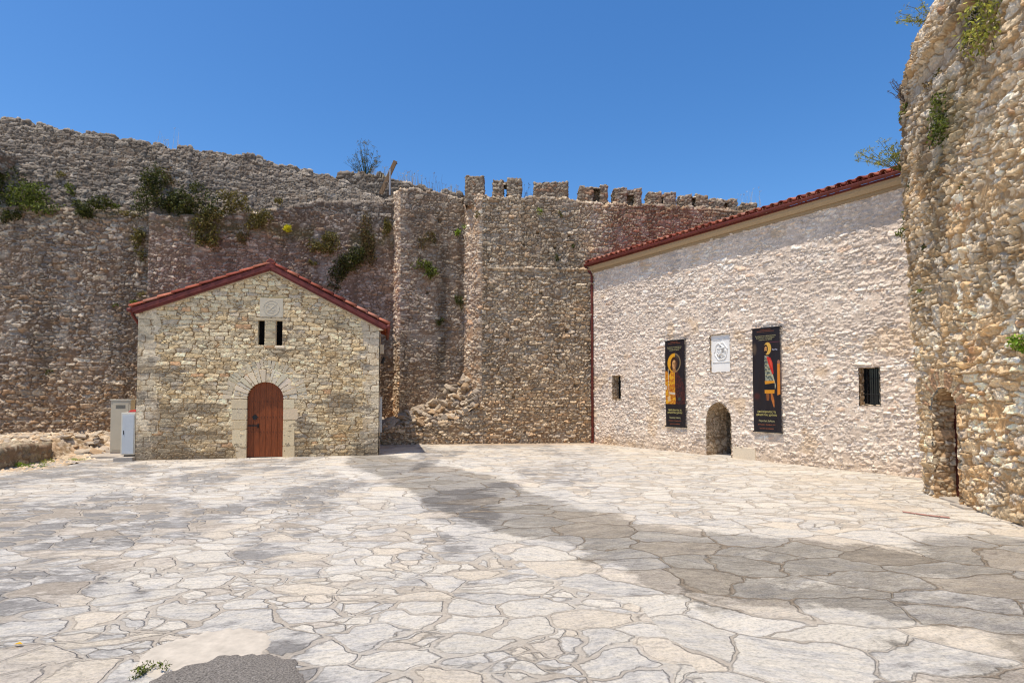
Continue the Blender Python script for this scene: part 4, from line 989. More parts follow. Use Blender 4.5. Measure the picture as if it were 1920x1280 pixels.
ledge = thing('ledge_wall', 'low rubble stone ledge wall running from the chapel to the pier at the foot of the rampart', 'wall', (-3.4, 19.95, 0))
LO = np.array([-3.4, 19.95, 0])
P, U, V, s, xy = rail_surface([(-5.2, 20.6), (-5.15, 19.75), (-3.4, 19.92), (-1.9, 20.02), (-1.0, 20.17)],
    [lambda s, xy: (0, -.1), lambda s, xy: (0, I1(xy[:, 0], [-5.2, -3.5, -2.3, -1.8, -1.3, -1.0], [.52, .58, .68, .82, 1.1, 1.3])+rag(s, .05, .2, 91)),
     lambda s, xy: (I1(xy[:, 0], [-5.2, -2, -1.0], [.6, .5, .05]), I1(xy[:, 0], [-5.2, -3.5, -2.3, -1.8, -1.3, -1.0], [.56, .62, .72, .88, 1.15, 1.35]))], .025, [.025, .04], uoff=140)
masonry('wall_face', P-LO, U, V, 'right', ledge)
# mound of fallen stones in the recess
xm = np.linspace(-5.1, -.95, 90)[:, None]; ym = np.linspace(20.0, 21.5, 50)[None]
def mound_h(x, y):
    hw_ = np.interp(x, [-5.0, -4.0, -3.4, -2.6, -1.9, -1.45, -.9], [.65, .75, 1.15, 1.6, 2.2, 2.75, 3.0])
    fr = np.interp(x, [-5.0, -2.4, -1.8, -1.3], [.50, .66, .84, 1.2])
    yb = np.interp(x, [-5, -3.9, -1.7], [20.8, 20.5, 21.1])
    t = np.clip((y-20.1)/(yb-20.1+.0001), 0, 1.15); return fr+(hw_-fr)*t
Zm = mound_h(xm, ym)+.12*(fbm(xm+0*ym, ym+0*xm, 4, 3, 5)-.5)
o = masonry('rubble', np.stack([xm+0*ym, ym+0*xm, Zm], -1), xm+0*ym, ym+0*xm, {**STY['right'], 'relief': .05, 'cw': .2, 'ch': .16})
tag(o, 'packed earth and small rubble of the collapsed heap in the recess between the piers', 'rubble', kind='stuff')
for k in range(285):
    x = RS.uniform(-4.9, -1.15); y = RS.uniform(20.08, np.interp(x, [-5, -3.9, -1.7, -1.1], [20.7, 20.45, 21.0, 20.25]))
    z = float(mound_h(np.array(x), np.array(y)))
    o = bpy.data.objects.new('fallen_stone', RS.choice(SM)); C.objects.link(o)
    r = RS.choice((.06, .08, .10, .13, .17))*RS.uniform(.8, 1.2)
    o.location = (x, y, z+.03+r*.35); o.scale = (r*RS.uniform(.9, 1.5), r*RS.uniform(.8, 1.2), r); o.rotation_euler = (RS.uniform(-.6, .6), RS.uniform(-.6, .6), RS.uniform(0, 6.3))
    tag(o, 'grey stone lying in the collapsed heap between the two rampart piers', 'stone', 'fallen stones heaped in the rampart recess')
# left: kerb wall and bed of stones
kerb = thing('kerb_wall', 'low thick stone kerb wall at the left edge of the courtyard', 'wall', (-11.6, 14.2, 0))
KO = np.array([-11.6, 14.2, 0])
P, U, V, s, xy = rail_surface([(-15.6, 15.6), (-12.5, 15.42), (-12.05, 15.30), (-11.85, 15.0), (-11.35, 12.6), (-11.3, 10.5)][::1],
    [lambda s, xy: (0, -.1), lambda s, xy: (.02, .42+rag(s, .05, .35, 97)), lambda s, xy: (-.0, .42+rag(s, .05, .35, 97))], .02, [.02, .02], uoff=170)
# kerb as a proper block instead: courtyard face on its right side, broad top
def kerb_block(pts, th, z, seed, parent, org, st, z0=-.1):
    P, U, V, s, xy = rail_surface(pts, [lambda s, xy: (0, z0), lambda s, xy: (0, z(xy)+rag(s, .05, .3, seed)), lambda s, xy: (th, z(xy)+rag(s, .04, .4, seed+1)), lambda s, xy: (th+.02, z0)], .022, [.022, .03, .1], uoff=seed)
    return masonry('wall_face', P-org, U, V, st, parent)
style('kerb', **{**STY['recess'], 'cw': .42, 'ch': .22, 'relief': .05, 'seed': 131, 'pal': [(158, 146, 124), (140, 130, 112), (172, 160, 140)]})
kerb_block([(-13.2, 15.75), (-12.3, 15.60), (-11.98, 15.42), (-11.85, 15.1), (-11.52, 13.2), (-11.3, 11.0)], .75, lambda xy: I1(xy[:, 1], [11, 13, 15.2], [.40, .44, .50]), 171, kerb, KO, 'kerb') if False else None
kerb_block([(-11.98, 15.5), (-11.9, 15.2), (-11.52, 13.2), (-11.1, 11.0)][::1], -.0, lambda xy: xy[:, 0]*0+.45, 171, kerb, KO, 'kerb') if False else None
pts = [(-12.9, 15.55), (-12.2, 15.5), (-11.95, 15.25), (-11.52, 13.25), (-11.2, 11.2)]
# travelled so that the inward normal points away from the court (left): reverse direction
P, U, V, s, xy = rail_surface(pts, [lambda s, xy: (0, -.1), lambda s, xy: (0, .38+rag(s, .06, .3, 171)), lambda s, xy: (-.8, .42+rag(s, .04, .4, 172)), lambda s, xy: (-.82, -.1)], .022, [.022, .03, .1], uoff=171)
P = P[::-1]; U = U[::-1]
masonry('wall_face', P-KO, U, V, 'kerb', kerb)
bx = np.linspace(-17.5, -10.6, 170)[:, None]; by = np.linspace(10.5, 19.4, 200)[None]
def bed_h(x, y):
    a = sst(-12.0, -13.2, x)                       # higher to the left, behind the kerb wall
    y0 = 16.7-1.0*a; return np.maximum(-.05+(.50-.08*sst(-12.5, -11, x))*sst(0, 1, (y-y0)/(1.6-.5*a)), -.05+.41*sst(-12.15, -12.4, x)*sst(16.6, 15.3, y))
Zb = bed_h(bx, by)+.08*(fbm(bx+0*by, by+0*bx, 3, 3, 8)-.5)
o = masonry('stone_bed', np.stack([bx+0*by, by+0*bx, Zb], -1), bx+0*by, by+0*bx, {**STY['right'], 'relief': .05, 'cw': .16, 'ch': .12, 'mortar': (140, 120, 94)})
tag(o, 'bed of earth and small rubble along the foot of the left rampart', 'rubble', kind='stuff')
for k in range(380):
    x = RS.uniform(-17, -10.6); y = RS.uniform(15.75 if x < -12.4 else 16.75, 18.7+.2*(x+12))
    z = float(bed_h(np.array(x), np.array(y)))
    r = RS.uniform(.05, .125)
    if y < 17.5 and x > -12.9: r *= 1.3
    o = bpy.data.objects.new('loose_stone', RS.choice(SM)); C.objects.link(o)
    o.location = (x, y, max(z, 0)+r*.22); o.scale = (r*RS.uniform(1, 1.8), r*RS.uniform(.8, 1.1), r*.8); o.rotation_euler = (RS.uniform(-.3, .3), RS.uniform(-.3, .3), RS.uniform(-.6, .6))
    tag(o, 'tan field stone lying at the foot of the left rampart', 'stone', 'loose stones along the foot of the left rampart')

# ============================================================ CABINETS
cb = thing('utility_cabinet', 'tall beige metal utility cabinet behind the shorter grey one left of the chapel', 'cabinet', (-10.82, 16.35, 0), .18)
mb = MB(); mb.box((-.25, -.14, .10), (.25, .14, 1.52)); mb.build('body', M['cabbeige'], cb, bevel=.012)
mb = MB(); mb.box((-.27, -.16, 1.522), (.27, .16, 1.545)); mb.build('lid', M['cabwhite'], cb, bevel=.006)
mb = MB(); mb.box((-.20, -.147, .16), (.20, -.142, 1.47)); mb.build('door', M['cabbeige'], cb, bevel=.003)
mb = MB(); mb.box((-.24, -.13, .0), (.24, .13, .10)); mb.build('plinth', M['concrete'], cb)
for k in range(5): mb = MB(); mb.box((-.12, -.150, 1.30+.02*k), (.12, -.1475, 1.308+.02*k)); mb.build('vent_slot', M['iron'], cb)
mb = MB(); mb.box((.15, -.16, .80), (.175, -.147, .90)); mb.build('lock', M['iron'], cb)
c2 = thing('meter_cabinet', 'short blue grey metal cabinet in a white frame at the left corner of the chapel', 'cabinet', (-9.86, 15.22, 0), .2)
mb = MB(); mb.box((-.16, -.17, .14), (.17, .17, 1.22)); mb.build('body', M['cabwhite'], c2, bevel=.01)
mb = MB(); mb.box((-.125, -.182, .17), (.14, -.172, 1.17)); d = mb.build('door', M['cabgrey'], c2, bevel=.006)
mb = MB(); mb.box((-.09, -.14, .10), (.14, .12, .14)); mb.build('foot', M['iron'], c2)
mb = MB(); mb.box((-.10, -.192, .66), (-.085, -.183, .76)); mb.build('handle', M['iron'], c2)
c3 = thing('fire_blanket_case', 'small red plastic case lying on top of the short grey cabinet', 'case', (-9.84, 15.28, 1.223), .2)
mb = MB(); mb.prism([(-.10, 0), (.15, 0), (.15, .045), (.10, .06), (-.04, .055)], -.1, .1); mb.build('case_body', M['red'], c3, bevel=.012)
mb = MB(); mb.box((-.11, -.105, .012), (.16, .105, .02)); mb.build('rim', M['cabwhite'], c3)
c4 = thing('concrete_base', 'pale concrete slab carrying the grey cabinet beside the chapel', 'slab', (-10.0, 15.3, 0), .2)
mb = MB(); mb.box((-.12, -.48, -.02), (.32, .34, .10)); mb.box((-1.1, .35, -.02), (.3, 1.35, .06)); mb.build('slab', M['concrete'], c4, bevel=.012)
c5 = thing('wall_cabinet', 'narrow blue grey metal cabinet fixed low on the right flank of the chapel', 'cabinet', (-4.02, 17.30, .58), CA)
mb = MB(); mb.box((-.02, -.3, 0), (.19, .3, 1.02)); mb.build('body', M['cabgrey'], c5, bevel=.01)
mb = MB(); mb.box((-.03, -.31, 1.022), (.2, .31, 1.04)); mb.build('lid', M['cabwhite'], c5)
mb = MB(); mb.box((.0, -.312, .05), (.17, -.304, .97)); mb.build('door', M['cabgrey'], c5)

# ============================================================ BANNERS
def text_mesh(txt, size, mat, parent, name, x, z, y=-.004, width=None):
    cu = bpy.data.curves.new('t', 'FONT'); cu.body = txt; cu.size = size; cu.align_x = 'CENTER'; cu.align_y = 'CENTER'; cu.resolution_u = 2
    ob = bpy.data.objects.new('t', cu); C.objects.link(ob); dg = bpy.context.evaluated_depsgraph_get()
    me = bpy.data.meshes.new_from_object(ob.evaluated_get(dg)); bpy.data.objects.remove(ob); bpy.data.curves.remove(cu)
    co = np.zeros(len(me.vertices)*3, np.float32); me.vertices.foreach_get('co', co); co = co.reshape(-1, 3)
    k = 1.0
    if width: k = width/max(np.ptp(co[:, 0]), 1e-5)
    n = np.stack([co[:, 0]*k+x, np.full(len(co), y), co[:, 1]+z], 1); me.vertices.foreach_set('co', n.ravel().astype(np.float32)); me.update()
    me.materials.clear(); return link(name, me, mat, parent)
def paint_base(w, h, n=.005):
    nx = int(w/n)+1; nz = int(h/n)+1
    S, T = np.meshgrid(np.linspace(0, 1, nx), np.linspace(0, 1, nz), indexing='ij')   # S across, T from the top down
    T = 1-T
    col = np.ones(S.shape+(3,))*lin((34, 27, 29)); return S, T, col
def ov(col, mask, c, a=1.0):
    k = (mask*a)[..., None]; c = lin(c) if isinstance(c, tuple) else c; return col*(1-k)+c*k
def ell(S, T, cx, cy, rx, ry, soft=.06): return sst(1+soft, 1-soft, np.hypot((S-cx)/rx, (T-cy)/ry))
def quad(S, T, pts, soft=.008):
    m = np.ones(S.shape)*9
    n = len(pts)
    for i in range(n):
        x0, y0 = pts[i]; x1, y1 = pts[(i+1) % n]; L = math.hypot(x1-x0, (y1-y0)*3.5)+1e-6
        d = ((x1-x0)*(T-y0)-(y1-y0)*(S-x0))*3.5/L; m = np.minimum(m, d)
    return sst(-soft, soft, m)
def paint_angel(S, T, col):
    nz = fbm(S*3, T*10, 6, 4, 3); fine = fbm(S*3, T*10, 22, 3, 8)
    left = sst(.515, .495, S)
    # golden robe on the left half, dark robe on the right half
    body = sst(.345, .365, T)*sst(.742, .735, T)
    sh = sst(.02, -.02, np.abs(S-.47)-(.13+1.9*(T-.335)))*body
    gold = np.where((nz > .55)[..., None], lin((214, 156, 38)), lin((182, 106, 30)))*(.75+.5*fine)[..., None]
    col = ov(col, sst(.52, .44, T*0+S)*sst(.40, .42, T)*sst(.742, .735, T)*sst(.30, .2, S*0+.1), gold, .0)
    col = ov(col, np.maximum(sh*left, left*sst(.30, .28, np.abs(S-.02)+.25-(T-.3)*1.2)*body), gold)
    drk = np.where((nz > .5)[..., None], lin((74, 36, 30)), lin((50, 28, 30)))*(.7+.6*fine)[..., None]
    col = ov(col, sh*(1-left), drk)
    # halo: gold at left, worn at right
    halo = ell(S, T, .47, .262, .335, .112)
    hc = lin((214, 152, 34))*(.85+.3*fine)[..., None]
    col = ov(col, halo*left, hc)
    ring = halo*(1-ell(S, T, .47, .262, .295, .098)); col = ov(col, ring*(1-left), (150, 128, 92), .8)
    col = ov(col, halo*(1-left)*sst(.16, .24, .0+T*0+S*0+.262-T+.15), (112, 96, 76), .35)
    # hair, neck, face
    col = ov(col, ell(S, T, .47, .262, .185, .072), (58, 34, 22)); col = ov(col, ell(S, T, .44, .31, .17, .045)*left, (66, 38, 22))
    col = ov(col, quad(S, T, [(.40, .30), (.55, .30), (.56, .372), (.40, .372)]), (150, 104, 60))
    col = ov(col, ell(S, T, .475, .278, .105, .050), (196, 146, 92)); col = ov(col, ell(S, T, .55, .285, .05, .045), (92, 60, 40), .8)
    for cx in (.435, .515): col = ov(col, ell(S, T, cx, .272, .022, .0045), (40, 24, 18))
    for cx in (.435, .515): col = ov(col, ell(S, T, cx, .264, .03, .0025), (60, 36, 24))
    col = ov(col, ell(S, T, .478, .287, .010, .012), (146, 96, 58)); col = ov(col, ell(S, T, .476, .305, .022, .0035), (150, 66, 44))
    # staff, sleeve folds, pale cloth
    col = ov(col, quad(S, T, [(.155, .33), (.18, .33), (.20, .66), (.175, .66)]), (206, 186, 150))
    for k in range(6):
        y = .45+.045*k; col = ov(col, quad(S, T, [(.06+.03*k, y), (.45, y+.02*(-1)**k), (.45, y+.006+.02*(-1)**k), (.06+.03*k, y+.008)], .01)*left, (140, 66, 22), .7)
    col = ov(col, quad(S, T, [(.0, .52), (.10, .53), (.09, .57), (.0, .575)]), (196, 186, 170), .8)
    col = ov(col, quad(S, T, [(.20, .600), (.49, .606), (.49, .632), (.22, .622)]), (206, 192, 170), .9)
    col = ov(col, quad(S, T, [(.10, .66), (.24, .645), (.25, .705), (.12, .71)]), (214, 178, 130), .9)
    for q in range(18):
        cx, cy = .55+.35*hsh(q, 1, 5), .40+.30*hsh(q, 2, 5); col = ov(col, ell(S, T, cx, cy, .02, .008, .4), (104, 58, 44), .6)
    col = ov(col, ell(S, T, .70, .68, .07, .018, .5), (52, 76, 66), .7)
    return col
def paint_soldier(S, T, col):
    nz = fbm(S*3, T*10, 6, 4, 13); fine = fbm(S*3, T*10, 22, 3, 18)
    col = ov(col, ell(S, T, .08, .20, .07, .05, .5), (96, 78, 60), .7); col = ov(col, ell(S, T, .14, .66, .10, .03, .6), (82, 34, 22), .6)
    col = ov(col, sst(.17, .18, T)*sst(.142, .138, T*0+.1), (44, 38, 48), .0)
    col = ov(col, quad(S, T, [(.60, .140), (.99, .140), (.99, .144), (.60, .144)]), (120, 60, 70), .8)
    R = sst(.44, .455, S)
    halo = ell(S, T, .555, .200, .135, .060); col = ov(col, halo*R, lin((206, 160, 70))*(.8+.4*fine)[..., None])
    col = ov(col, ell(S, T, .49, .205, .085, .044), (38, 26, 20)); col = ov(col, ell(S, T, .495, .207, .05, .028)*R, (186, 132, 76)); col = ov(col, ell(S, T, .495, .236, .048, .017), (34, 24, 20))
    for cx in (.475, .52): col = ov(col, ell(S, T, cx, .203, .014, .003), (30, 20, 16))
    # armour and skirt
    arm = np.where((nz > .5)[..., None], lin((150, 150, 128)), lin((84, 92, 84)))*(.7+.6*fine)[..., None]
    col = ov(col, quad(S, T, [(.45, .27), (.58, .27), (.70, .34), (.74, .52), (.47, .52)]), arm)
    for k in range(5): col = ov(col, quad(S, T, [(.47, .31+.035*k), (.70, .315+.035*k), (.70, .320+.035*k), (.47, .315+.035*k)]), (196, 176, 110), .7)
    col = ov(col, quad(S, T, [(.52, .275), (.66, .29), (.74, .34), (.77, .44), (.73, .455), (.60, .36)]), (190, 44, 34)); col = ov(col, quad(S, T, [(.60, .30), (.70, .32), (.74, .40), (.66, .36)]), (214, 84, 58), .7)
    col = ov(col, quad(S, T, [(.70, .45), (.745, .45), (.83, .56), (.80, .59)]), (196, 186, 150), .8)
    gb = lin((208, 138, 34))*(.8+.4*fine)[..., None]
    col = ov(col, quad(S, T, [(.45, .512), (.78, .512), (.80, .532), (.45, .545)]), gb)
    col = ov(col, quad(S, T, [(.42, .545), (.80, .535), (.79, .60), (.42, .60)]), (24, 20, 24))
    col = ov(col, quad(S, T, [(.43, .598), (.78, .598), (.77, .632), (.43, .632)]), gb)
    leg = lin((176, 104, 46))*(.75+.5*fine)[..., None]
    col = ov(col, quad(S, T, [(.47, .635), (.59, .635), (.56, .70), (.49, .70)]), leg, .55); col = ov(col, quad(S, T, [(.64, .632), (.76, .632), (.76, .70), (.82, .77), (.73, .76), (.66, .69)]), leg)
    for k in range(4): col = ov(col, quad(S, T, [(.45, .655+.012*k), (.76, .65+.012*k), (.76, .653+.012*k), (.45, .658+.012*k)]), (120, 60, 36), .7)
    # neighbour figure cropped at the right edge
    col = ov(col, quad(S, T, [(.90, .35), (.985, .34), (.985, .64), (.875, .65)]), lin((206, 124, 40))*(.75+.5*fine)[..., None]); col = ov(col, ell(S, T, .945, .335, .045, .02), (150, 100, 76))
    for q in range(4): col = ov(col, ell(S, T, .74+.05*q, .212+.004*(q % 2), .018, .006, .5), (176, 176, 186), .8)
    return col
def banner(label, x0, ztop, zbot, painter, w=.74, rot=0):
    # position on the hall wall, hanging just clear of the stones
    c, n = math.cos(HA), math.sin(HA); off = .080
    px = 2.83+c*(x0)+n*off; py = 20.42+n*(x0)-c*off
    t = thing('banner', label, 'banner', (px, py, zbot), HA)
    h = ztop-zbot
    S, T, col = paint_base(w, h); col = painter(S, T, col)
    X = S*w; Z = (1-T)*h; Y = .016*np.sin(T*9+S*2)*S*(1-S)*2 - .008*np.sin(T*5) + .006*fbm(S*2, T*6, 3, 3, 5) + .004*np.sin(S*19+T*7)*np.clip(T*3, 0, 1)
    g = grid_mesh('cloth', np.stack([X, Y, Z], -1), col, None, M['print'], t)
    Yt = -.020
    kk = 'lettering'
    text_mesh('Απαλείφοντας τη', .075, M['yellowtext'], t, kk, w*.5, h*(1-.808), Yt, w*.66)
    text_mesh('φθορά του χρόνου', .075, M['yellowtext'], t, kk, w*.5, h*(1-.838), Yt, w*.74)
    text_mesh('Περιοδική Έκθεση', .062, M['creamtext'], t, kk, w*.5, h*(1-.897), Yt, w*.56)
    text_mesh('Ιανουάριος - Οκτώβριος 2011', .04, M['orangetext'], t, kk, w*.5, h*(1-.932), Yt, w*.62)
    text_mesh('ΚΑΣΤΡΟ ΙΩΑΝΝΙΝΩΝ', .034, M['orangetext'], t, kk, w*.5, h*(1-.970), Yt, w*.5)
    text_mesh('ΥΠΟΥΡΓΕΙΟ ΠΟΛΙΤΙΣΜΟΥ', .022, M['orangetext'], t, kk, w*.5, h*(1-.018), Yt, w*.4)
    text_mesh('ΕΦΟΡΕΙΑ ΒΥΖΑΝΤΙΝΩΝ ΑΡΧΑΙΟΤΗΤΩΝ', .024, M['orangetext'], t, kk, w*.5, h*(1-.034), Yt, w*.62)
    for j, (q, ww) in enumerate((('Συντήρηση και αποκατάσταση', .74), ('βυζαντινών τοιχογραφιών', .66), ('μνημείων της πόλης', .48))):
        text_mesh(q, .040, M['creamtext'], t, kk, w*.5, h*(1-.078-.018*j), Yt, w*ww)
    mb = MB(); mb.tube([(-.03, .01, h), (w+.03, .01, h)], .016, 8); mb.build('top_rail', M['iron'], t)
    mb = MB(); mb.tube([(-.02, .01, 0), (w+.02, .01, 0)], .018, 8); mb.build('bottom_rail', M['iron'], t)
    mb = MB()
    for xx in (.0, w):
        for zz in (0, h): mb = MB(); mb.box((xx-.012, .0, zz-.012), (xx+.012, .08, zz+.012)); mb.build('bracket', M['iron'], t)
banner('black banner with a golden haloed angel hanging between the small left window and the doorway', 3.36, 3.27, .74, paint_angel)
banner('black banner with a red cloaked haloed soldier hanging right of the doorway and marble relief', 6.31, 3.36, .75, paint_soldier, .765)

# ============================================================ GROUND DETAILS
o = None
def disc_patch(name, cx, cy, rx, ry, z, mat, label, cat, seed, bump=0.0, n=220, kind='structure'):
    rr = np.linspace(0, 1, 16)[:, None]; aa = np.linspace(0, 2*PI, n+1)[None]
    wob = 1+.16*(fbm(np.cos(aa)*1.4+3, np.sin(aa)*1.4+5, 1, 3, seed)-.5)*2+.10*(fbm(np.cos(aa)*9+13, np.sin(aa)*9+15, 1, 3, seed)-.5)*2
    X = cx+rx*rr*wob*np.cos(aa); Y = cy+ry*rr*wob*np.sin(aa); Z = z+bump*(1-rr**2)+0*X+.008*(fbm(X, Y, 9, 3, seed)-.5)
    o = grid_mesh(name, np.stack([X, Y, Z-np.where(rr > .97, .01, 0)], -1)[::1], None, None, mat, None)
    tag(o, label, cat, kind=kind); return o
cem = plain_mat('dark_grey_rough_cement', (134, 126, 116), .95, .6, 85., 1., .1, dist=.02)
tan = plain_mat('tan_cement', (190, 178, 160), .95, .16, 10., .5, .1)
disc_patch('cement_patch', -1.70, 3.42, .44, .50, .012, cem, 'round patch of dark grey rough cement at the bottom edge', 'cement patch', 3, .004)
disc_patch('cement_patch', -2.02, 3.92, .40, .42, .004, tan, 'smooth tan cement patch behind the dark round one', 'cement patch', 5, .001)
bk = plain_mat('red_brick_strip', (176, 132, 116), .9, .2, 14., .5, .1)
mb = MB()
for k in range(4):
    t0 = k/4; t1 = (k+.94)/4; ax, ay, bx_, by_ = 5.62, 8.50, 6.00, 8.10
    p0 = (ax+(bx_-ax)*t0, ay+(by_-ay)*t0-.05*math.sin(t0*3)); p1 = (ax+(bx_-ax)*t1, ay+(by_-ay)*t1-.05*math.sin(t1*3)); wd = .05
    mb.add([(p0[0], p0[1], .0), (p1[0], p1[1], .0), (p1[0]+.02, p1[1]+wd, .0), (p0[0]+.02, p0[1]+wd, .0), (p0[0], p0[1], .012), (p1[0], p1[1], .012), (p1[0]+.02, p1[1]+wd, .012), (p0[0]+.02, p0[1]+wd, .012)],
           [(0, 3, 2, 1), (4, 5, 6, 7), (0, 1, 5, 4), (1, 2, 6, 5), (2, 3, 7, 6), (3, 0, 4, 7)])
o = mb.build('brick_strip', bk, None, bevel=.003); tag(o, 'thin curved strip of red brick set in the paving before the tower', 'brick')

# ============================================================ PLANTS
def rnd_dir(r): return Vector((r.gauss(0, 1), r.gauss(0, 1), r.gauss(0, 1))).normalized()
PAL = {'green': [(86, 96, 32), (104, 116, 42), (66, 74, 28), (124, 130, 54)], 'dark': [(60, 66, 26), (76, 80, 32), (46, 50, 22), (94, 96, 42)],
       'olive': [(118, 108, 48), (96, 90, 40), (134, 120, 66), (78, 74, 36)], 'dry': [(160, 134, 88), (138, 110, 70), (178, 154, 108), (106, 88, 56)],
       'brown': [(104, 84, 50), (122, 100, 60), (82, 70, 42), (94, 92, 44)], 'yellow': [(226, 214, 34), (236, 226, 60), (206, 196, 30), (150, 160, 40)],
       'bright': [(120, 150, 40), (140, 164, 54), (98, 126, 36), (156, 174, 70)], 'lime': [(166, 166, 66), (182, 178, 84), (134, 138, 56), (150, 144, 70)]}
def leaf_mesh(name, blobs, n, size, pal, seed, droop=.3, stems=0, wall_n=None, elong=2.2, strands=0):
    """blobs: (centre, (rx,ry,rz)) ; leaves spread through their volume, denser near the surface"""
    rg = np.random.RandomState(seed); vol = np.array([b[1][0]*b[1][2] for b in blobs]); vol = vol/vol.sum()
    pick = rg.choice(len(blobs), n, p=vol)
    c = np.array([b[0] for b in blobs])[pick]; r = np.array([b[1] for b in blobs])[pick]
    d = rg.normal(size=(n, 3)); d /= np.linalg.norm(d, axis=1, keepdims=True); rad = rg.uniform(.25, 1.12, n)**.6
    # clumpiness
    p = c+d*r*rad[:, None]
    clump = rg.normal(size=(max(6, n//14), 3)); ci = rg.randint(0, len(clump), n)
    cp = p[rg.randint(0, n, len(clump))]; mixk = (rg.rand(n) < .65)[:, None]
    p = np.where(mixk, cp[ci]+rg.normal(size=(n, 3))*r*.13, p)
    p[:, 2] -= droop*rg.rand(n)**2*r[:, 2]
    t = rg.normal(size=(n, 3)); t[:, 2] -= .5; t /= np.linalg.norm(t, axis=1, keepdims=True)
    o = np.cross(t, rg.normal(size=(n, 3))); o /= np.linalg.norm(o, axis=1, keepdims=True)
    s = size*rg.uniform(.6, 1.4, n)[:, None]
    v = np.stack([p, p+t*s*.5+o*s/elong/2, p+t*s, p+t*s*.5-o*s/elong/2], 1)
    pal_ = np.array([lin(q) for q in PAL[pal]]); col = pal_[rg.randint(0, 4, n)]*rg.uniform(.6, 1.45, n)[:, None]
    col = np.repeat(col, 4, 0).reshape(-1, 3); v = v.reshape(-1, 3); nq = n
    if strands:
        sv = []; sc = []
        for k in range(strands):
            q = p[rg.randint(0, n)].copy(); dd = rg.normal(size=3)*.3+np.array([0, 0, -1.]); L = rg.uniform(.3, 1.)*max(b[1][2] for b in blobs)
            side = np.cross(dd, rg.normal(size=3)); side /= np.linalg.norm(side); q2 = q+dd*L
            w_ = .006; sv += [q-side*w_, q+side*w_, q2+side*w_, q2-side*w_]; sc += [lin(PAL['dry'][k % 4])*.8]*4
        v = np.concatenate([v, np.array(sv)]); col = np.concatenate([col, np.array(sc)]); nq += strands
    me = bpy.data.meshes.new(name)
    me.vertices.add(len(v)); me.vertices.foreach_set('co', v.astype(np.float32).ravel())
    q = np.arange(nq*4); me.loops.add(nq*4); me.loops.foreach_set('vertex_index', q.astype(np.int32))
    me.polygons.add(nq); me.polygons.foreach_set('loop_start', (np.arange(nq)*4).astype(np.int32))
    me.update(calc_edges=True)
    a = me.color_attributes.new('Col', 'FLOAT_COLOR', 'POINT'); cc = np.ones((len(v), 4), np.float32); cc[:, :3] = col; a.data.foreach_set('color', cc.ravel())
    me.validate(); return me
def wall_plant(label, x, y, z, w, h, pal='green', n=500, size=.07, seed=0, depth=.18, name='wall_plant', cat='plant', shape=None, strands=10, droop=.5):
    rg = random.Random(seed+1000); bl = []
    if z > 6 and x < -4: w *= 1.05; h *= 1.05; n = int(n*1.25)
    k = shape or max(3, int(3+w*h*4))
    if isinstance(k, list): bl = [((bx, -depth*.4, bz), (br, depth, bh)) for bx, bz, br, bh in k]
    else:
        for i in range(k):
            bx = rg.uniform(-.5, .5)*w*.8; bz = rg.uniform(-.5, .5)*h*.8; s = rg.uniform(.22, .42)
            bl.append(((bx, -depth*.35, bz), (w*s*.7, depth*rg.uniform(.7, 1.1), h*s*.7)))
    me = leaf_mesh(name, bl, n, size, pal, seed, droop, strands=strands)
    o = link(name, me, M['leaf']); o.location = (x, y, z); tag(o, label, cat); return o
A = .22
wall_plant('dark green creeper at the far left edge on the sloping courses', -15.9, 18.25, 8.15, 1.0, 1.5, 'dark', 1500, .08, 1, .3)
wall_plant('broad bright green bush on the ledge, leftmost but one', -14.9, 18.1, 7.82, 1.7, .8, 'green', 1700, .08, 2, .3)
wall_plant('rounded green bush on the ledge left of the narrow gap before the panel', -13.45, 18.45, 7.72, 1.2, .65, 'dark', 1200, .08, 3, .28)
wall_plant('small green tuft above the ledge between the two left bushes', -14.1, 18.55, 8.25, .35, .3, 'green', 200, .06, 4, .15)
wall_plant('trailing green plant right below the ledge beside the panel corner', -12.5, 18.7, 7.42, 1.0, .3, 'olive', 450, .06, 5, .15)
wall_plant('large dark bush spilling over the panel\'s left top corner', -11.75, 18.75, 8.2, 1.15, 1.3, 'dark', 1700, .08, 6, .35)
wall_plant('olive plant hanging on the wall left of the panel edge', -12.1, 18.62, 6.55, .7, .9, 'olive', 600, .07, 7, .16)
wall_plant('large green bush on top of the panel right of the dark corner bush', -10.25, 19.05, 8.05, 1.35, .95, 'dark', 1700, .08, 8, .35)
wall_plant('brownish green plant hanging down the panel face from its top', -10.05, 18.95, 7.05, 1.1, 1.4, 'olive', 1500, .08, 9, .2, strands=40)
wall_plant('loose olive plant on the panel top above the hanging one', -9.3, 19.3, 8.1, 1.0, .8, 'olive', 900, .07, 10, .25, strands=20)
wall_plant('brown green bush on the panel top halfway along', -8.55, 19.45, 7.65, 1.1, .9, 'olive', 1100, .07, 11, .25)
wall_plant('vivid yellow flowering plant on the panel above the chapel ridge', -7.55, 19.85, 7.33, .46, .22, 'yellow', 700, .045, 12, .16, strands=0)
wall_plant('olive green plant clinging right of the yellow flowers', -6.65, 20.15, 7.0, 1.1, .75, 'olive', 1300, .07, 13, .18)
wall_plant('long dark green creeper slanting down the panel behind the chapel\'s right roof', -5.7, 20.5, 6.3, 1.4, 1.3, 'dark', 2600, .075, 14, .22, shape=[(-.55, -.55, .28, .42), (-.35, -.2, .3, .3), (.0, .1, .4, .3), (.3, .35, .3, .25)])
wall_plant('upright brown and green plant left of the narrow pier', -5.1, 20.68, 7.3, .75, 1.7, 'brown', 1500, .07, 15, .2, shape=[(0, -.6, .3, .35), (0, -.1, .28, .5), (-.1, .5, .2, .35)])
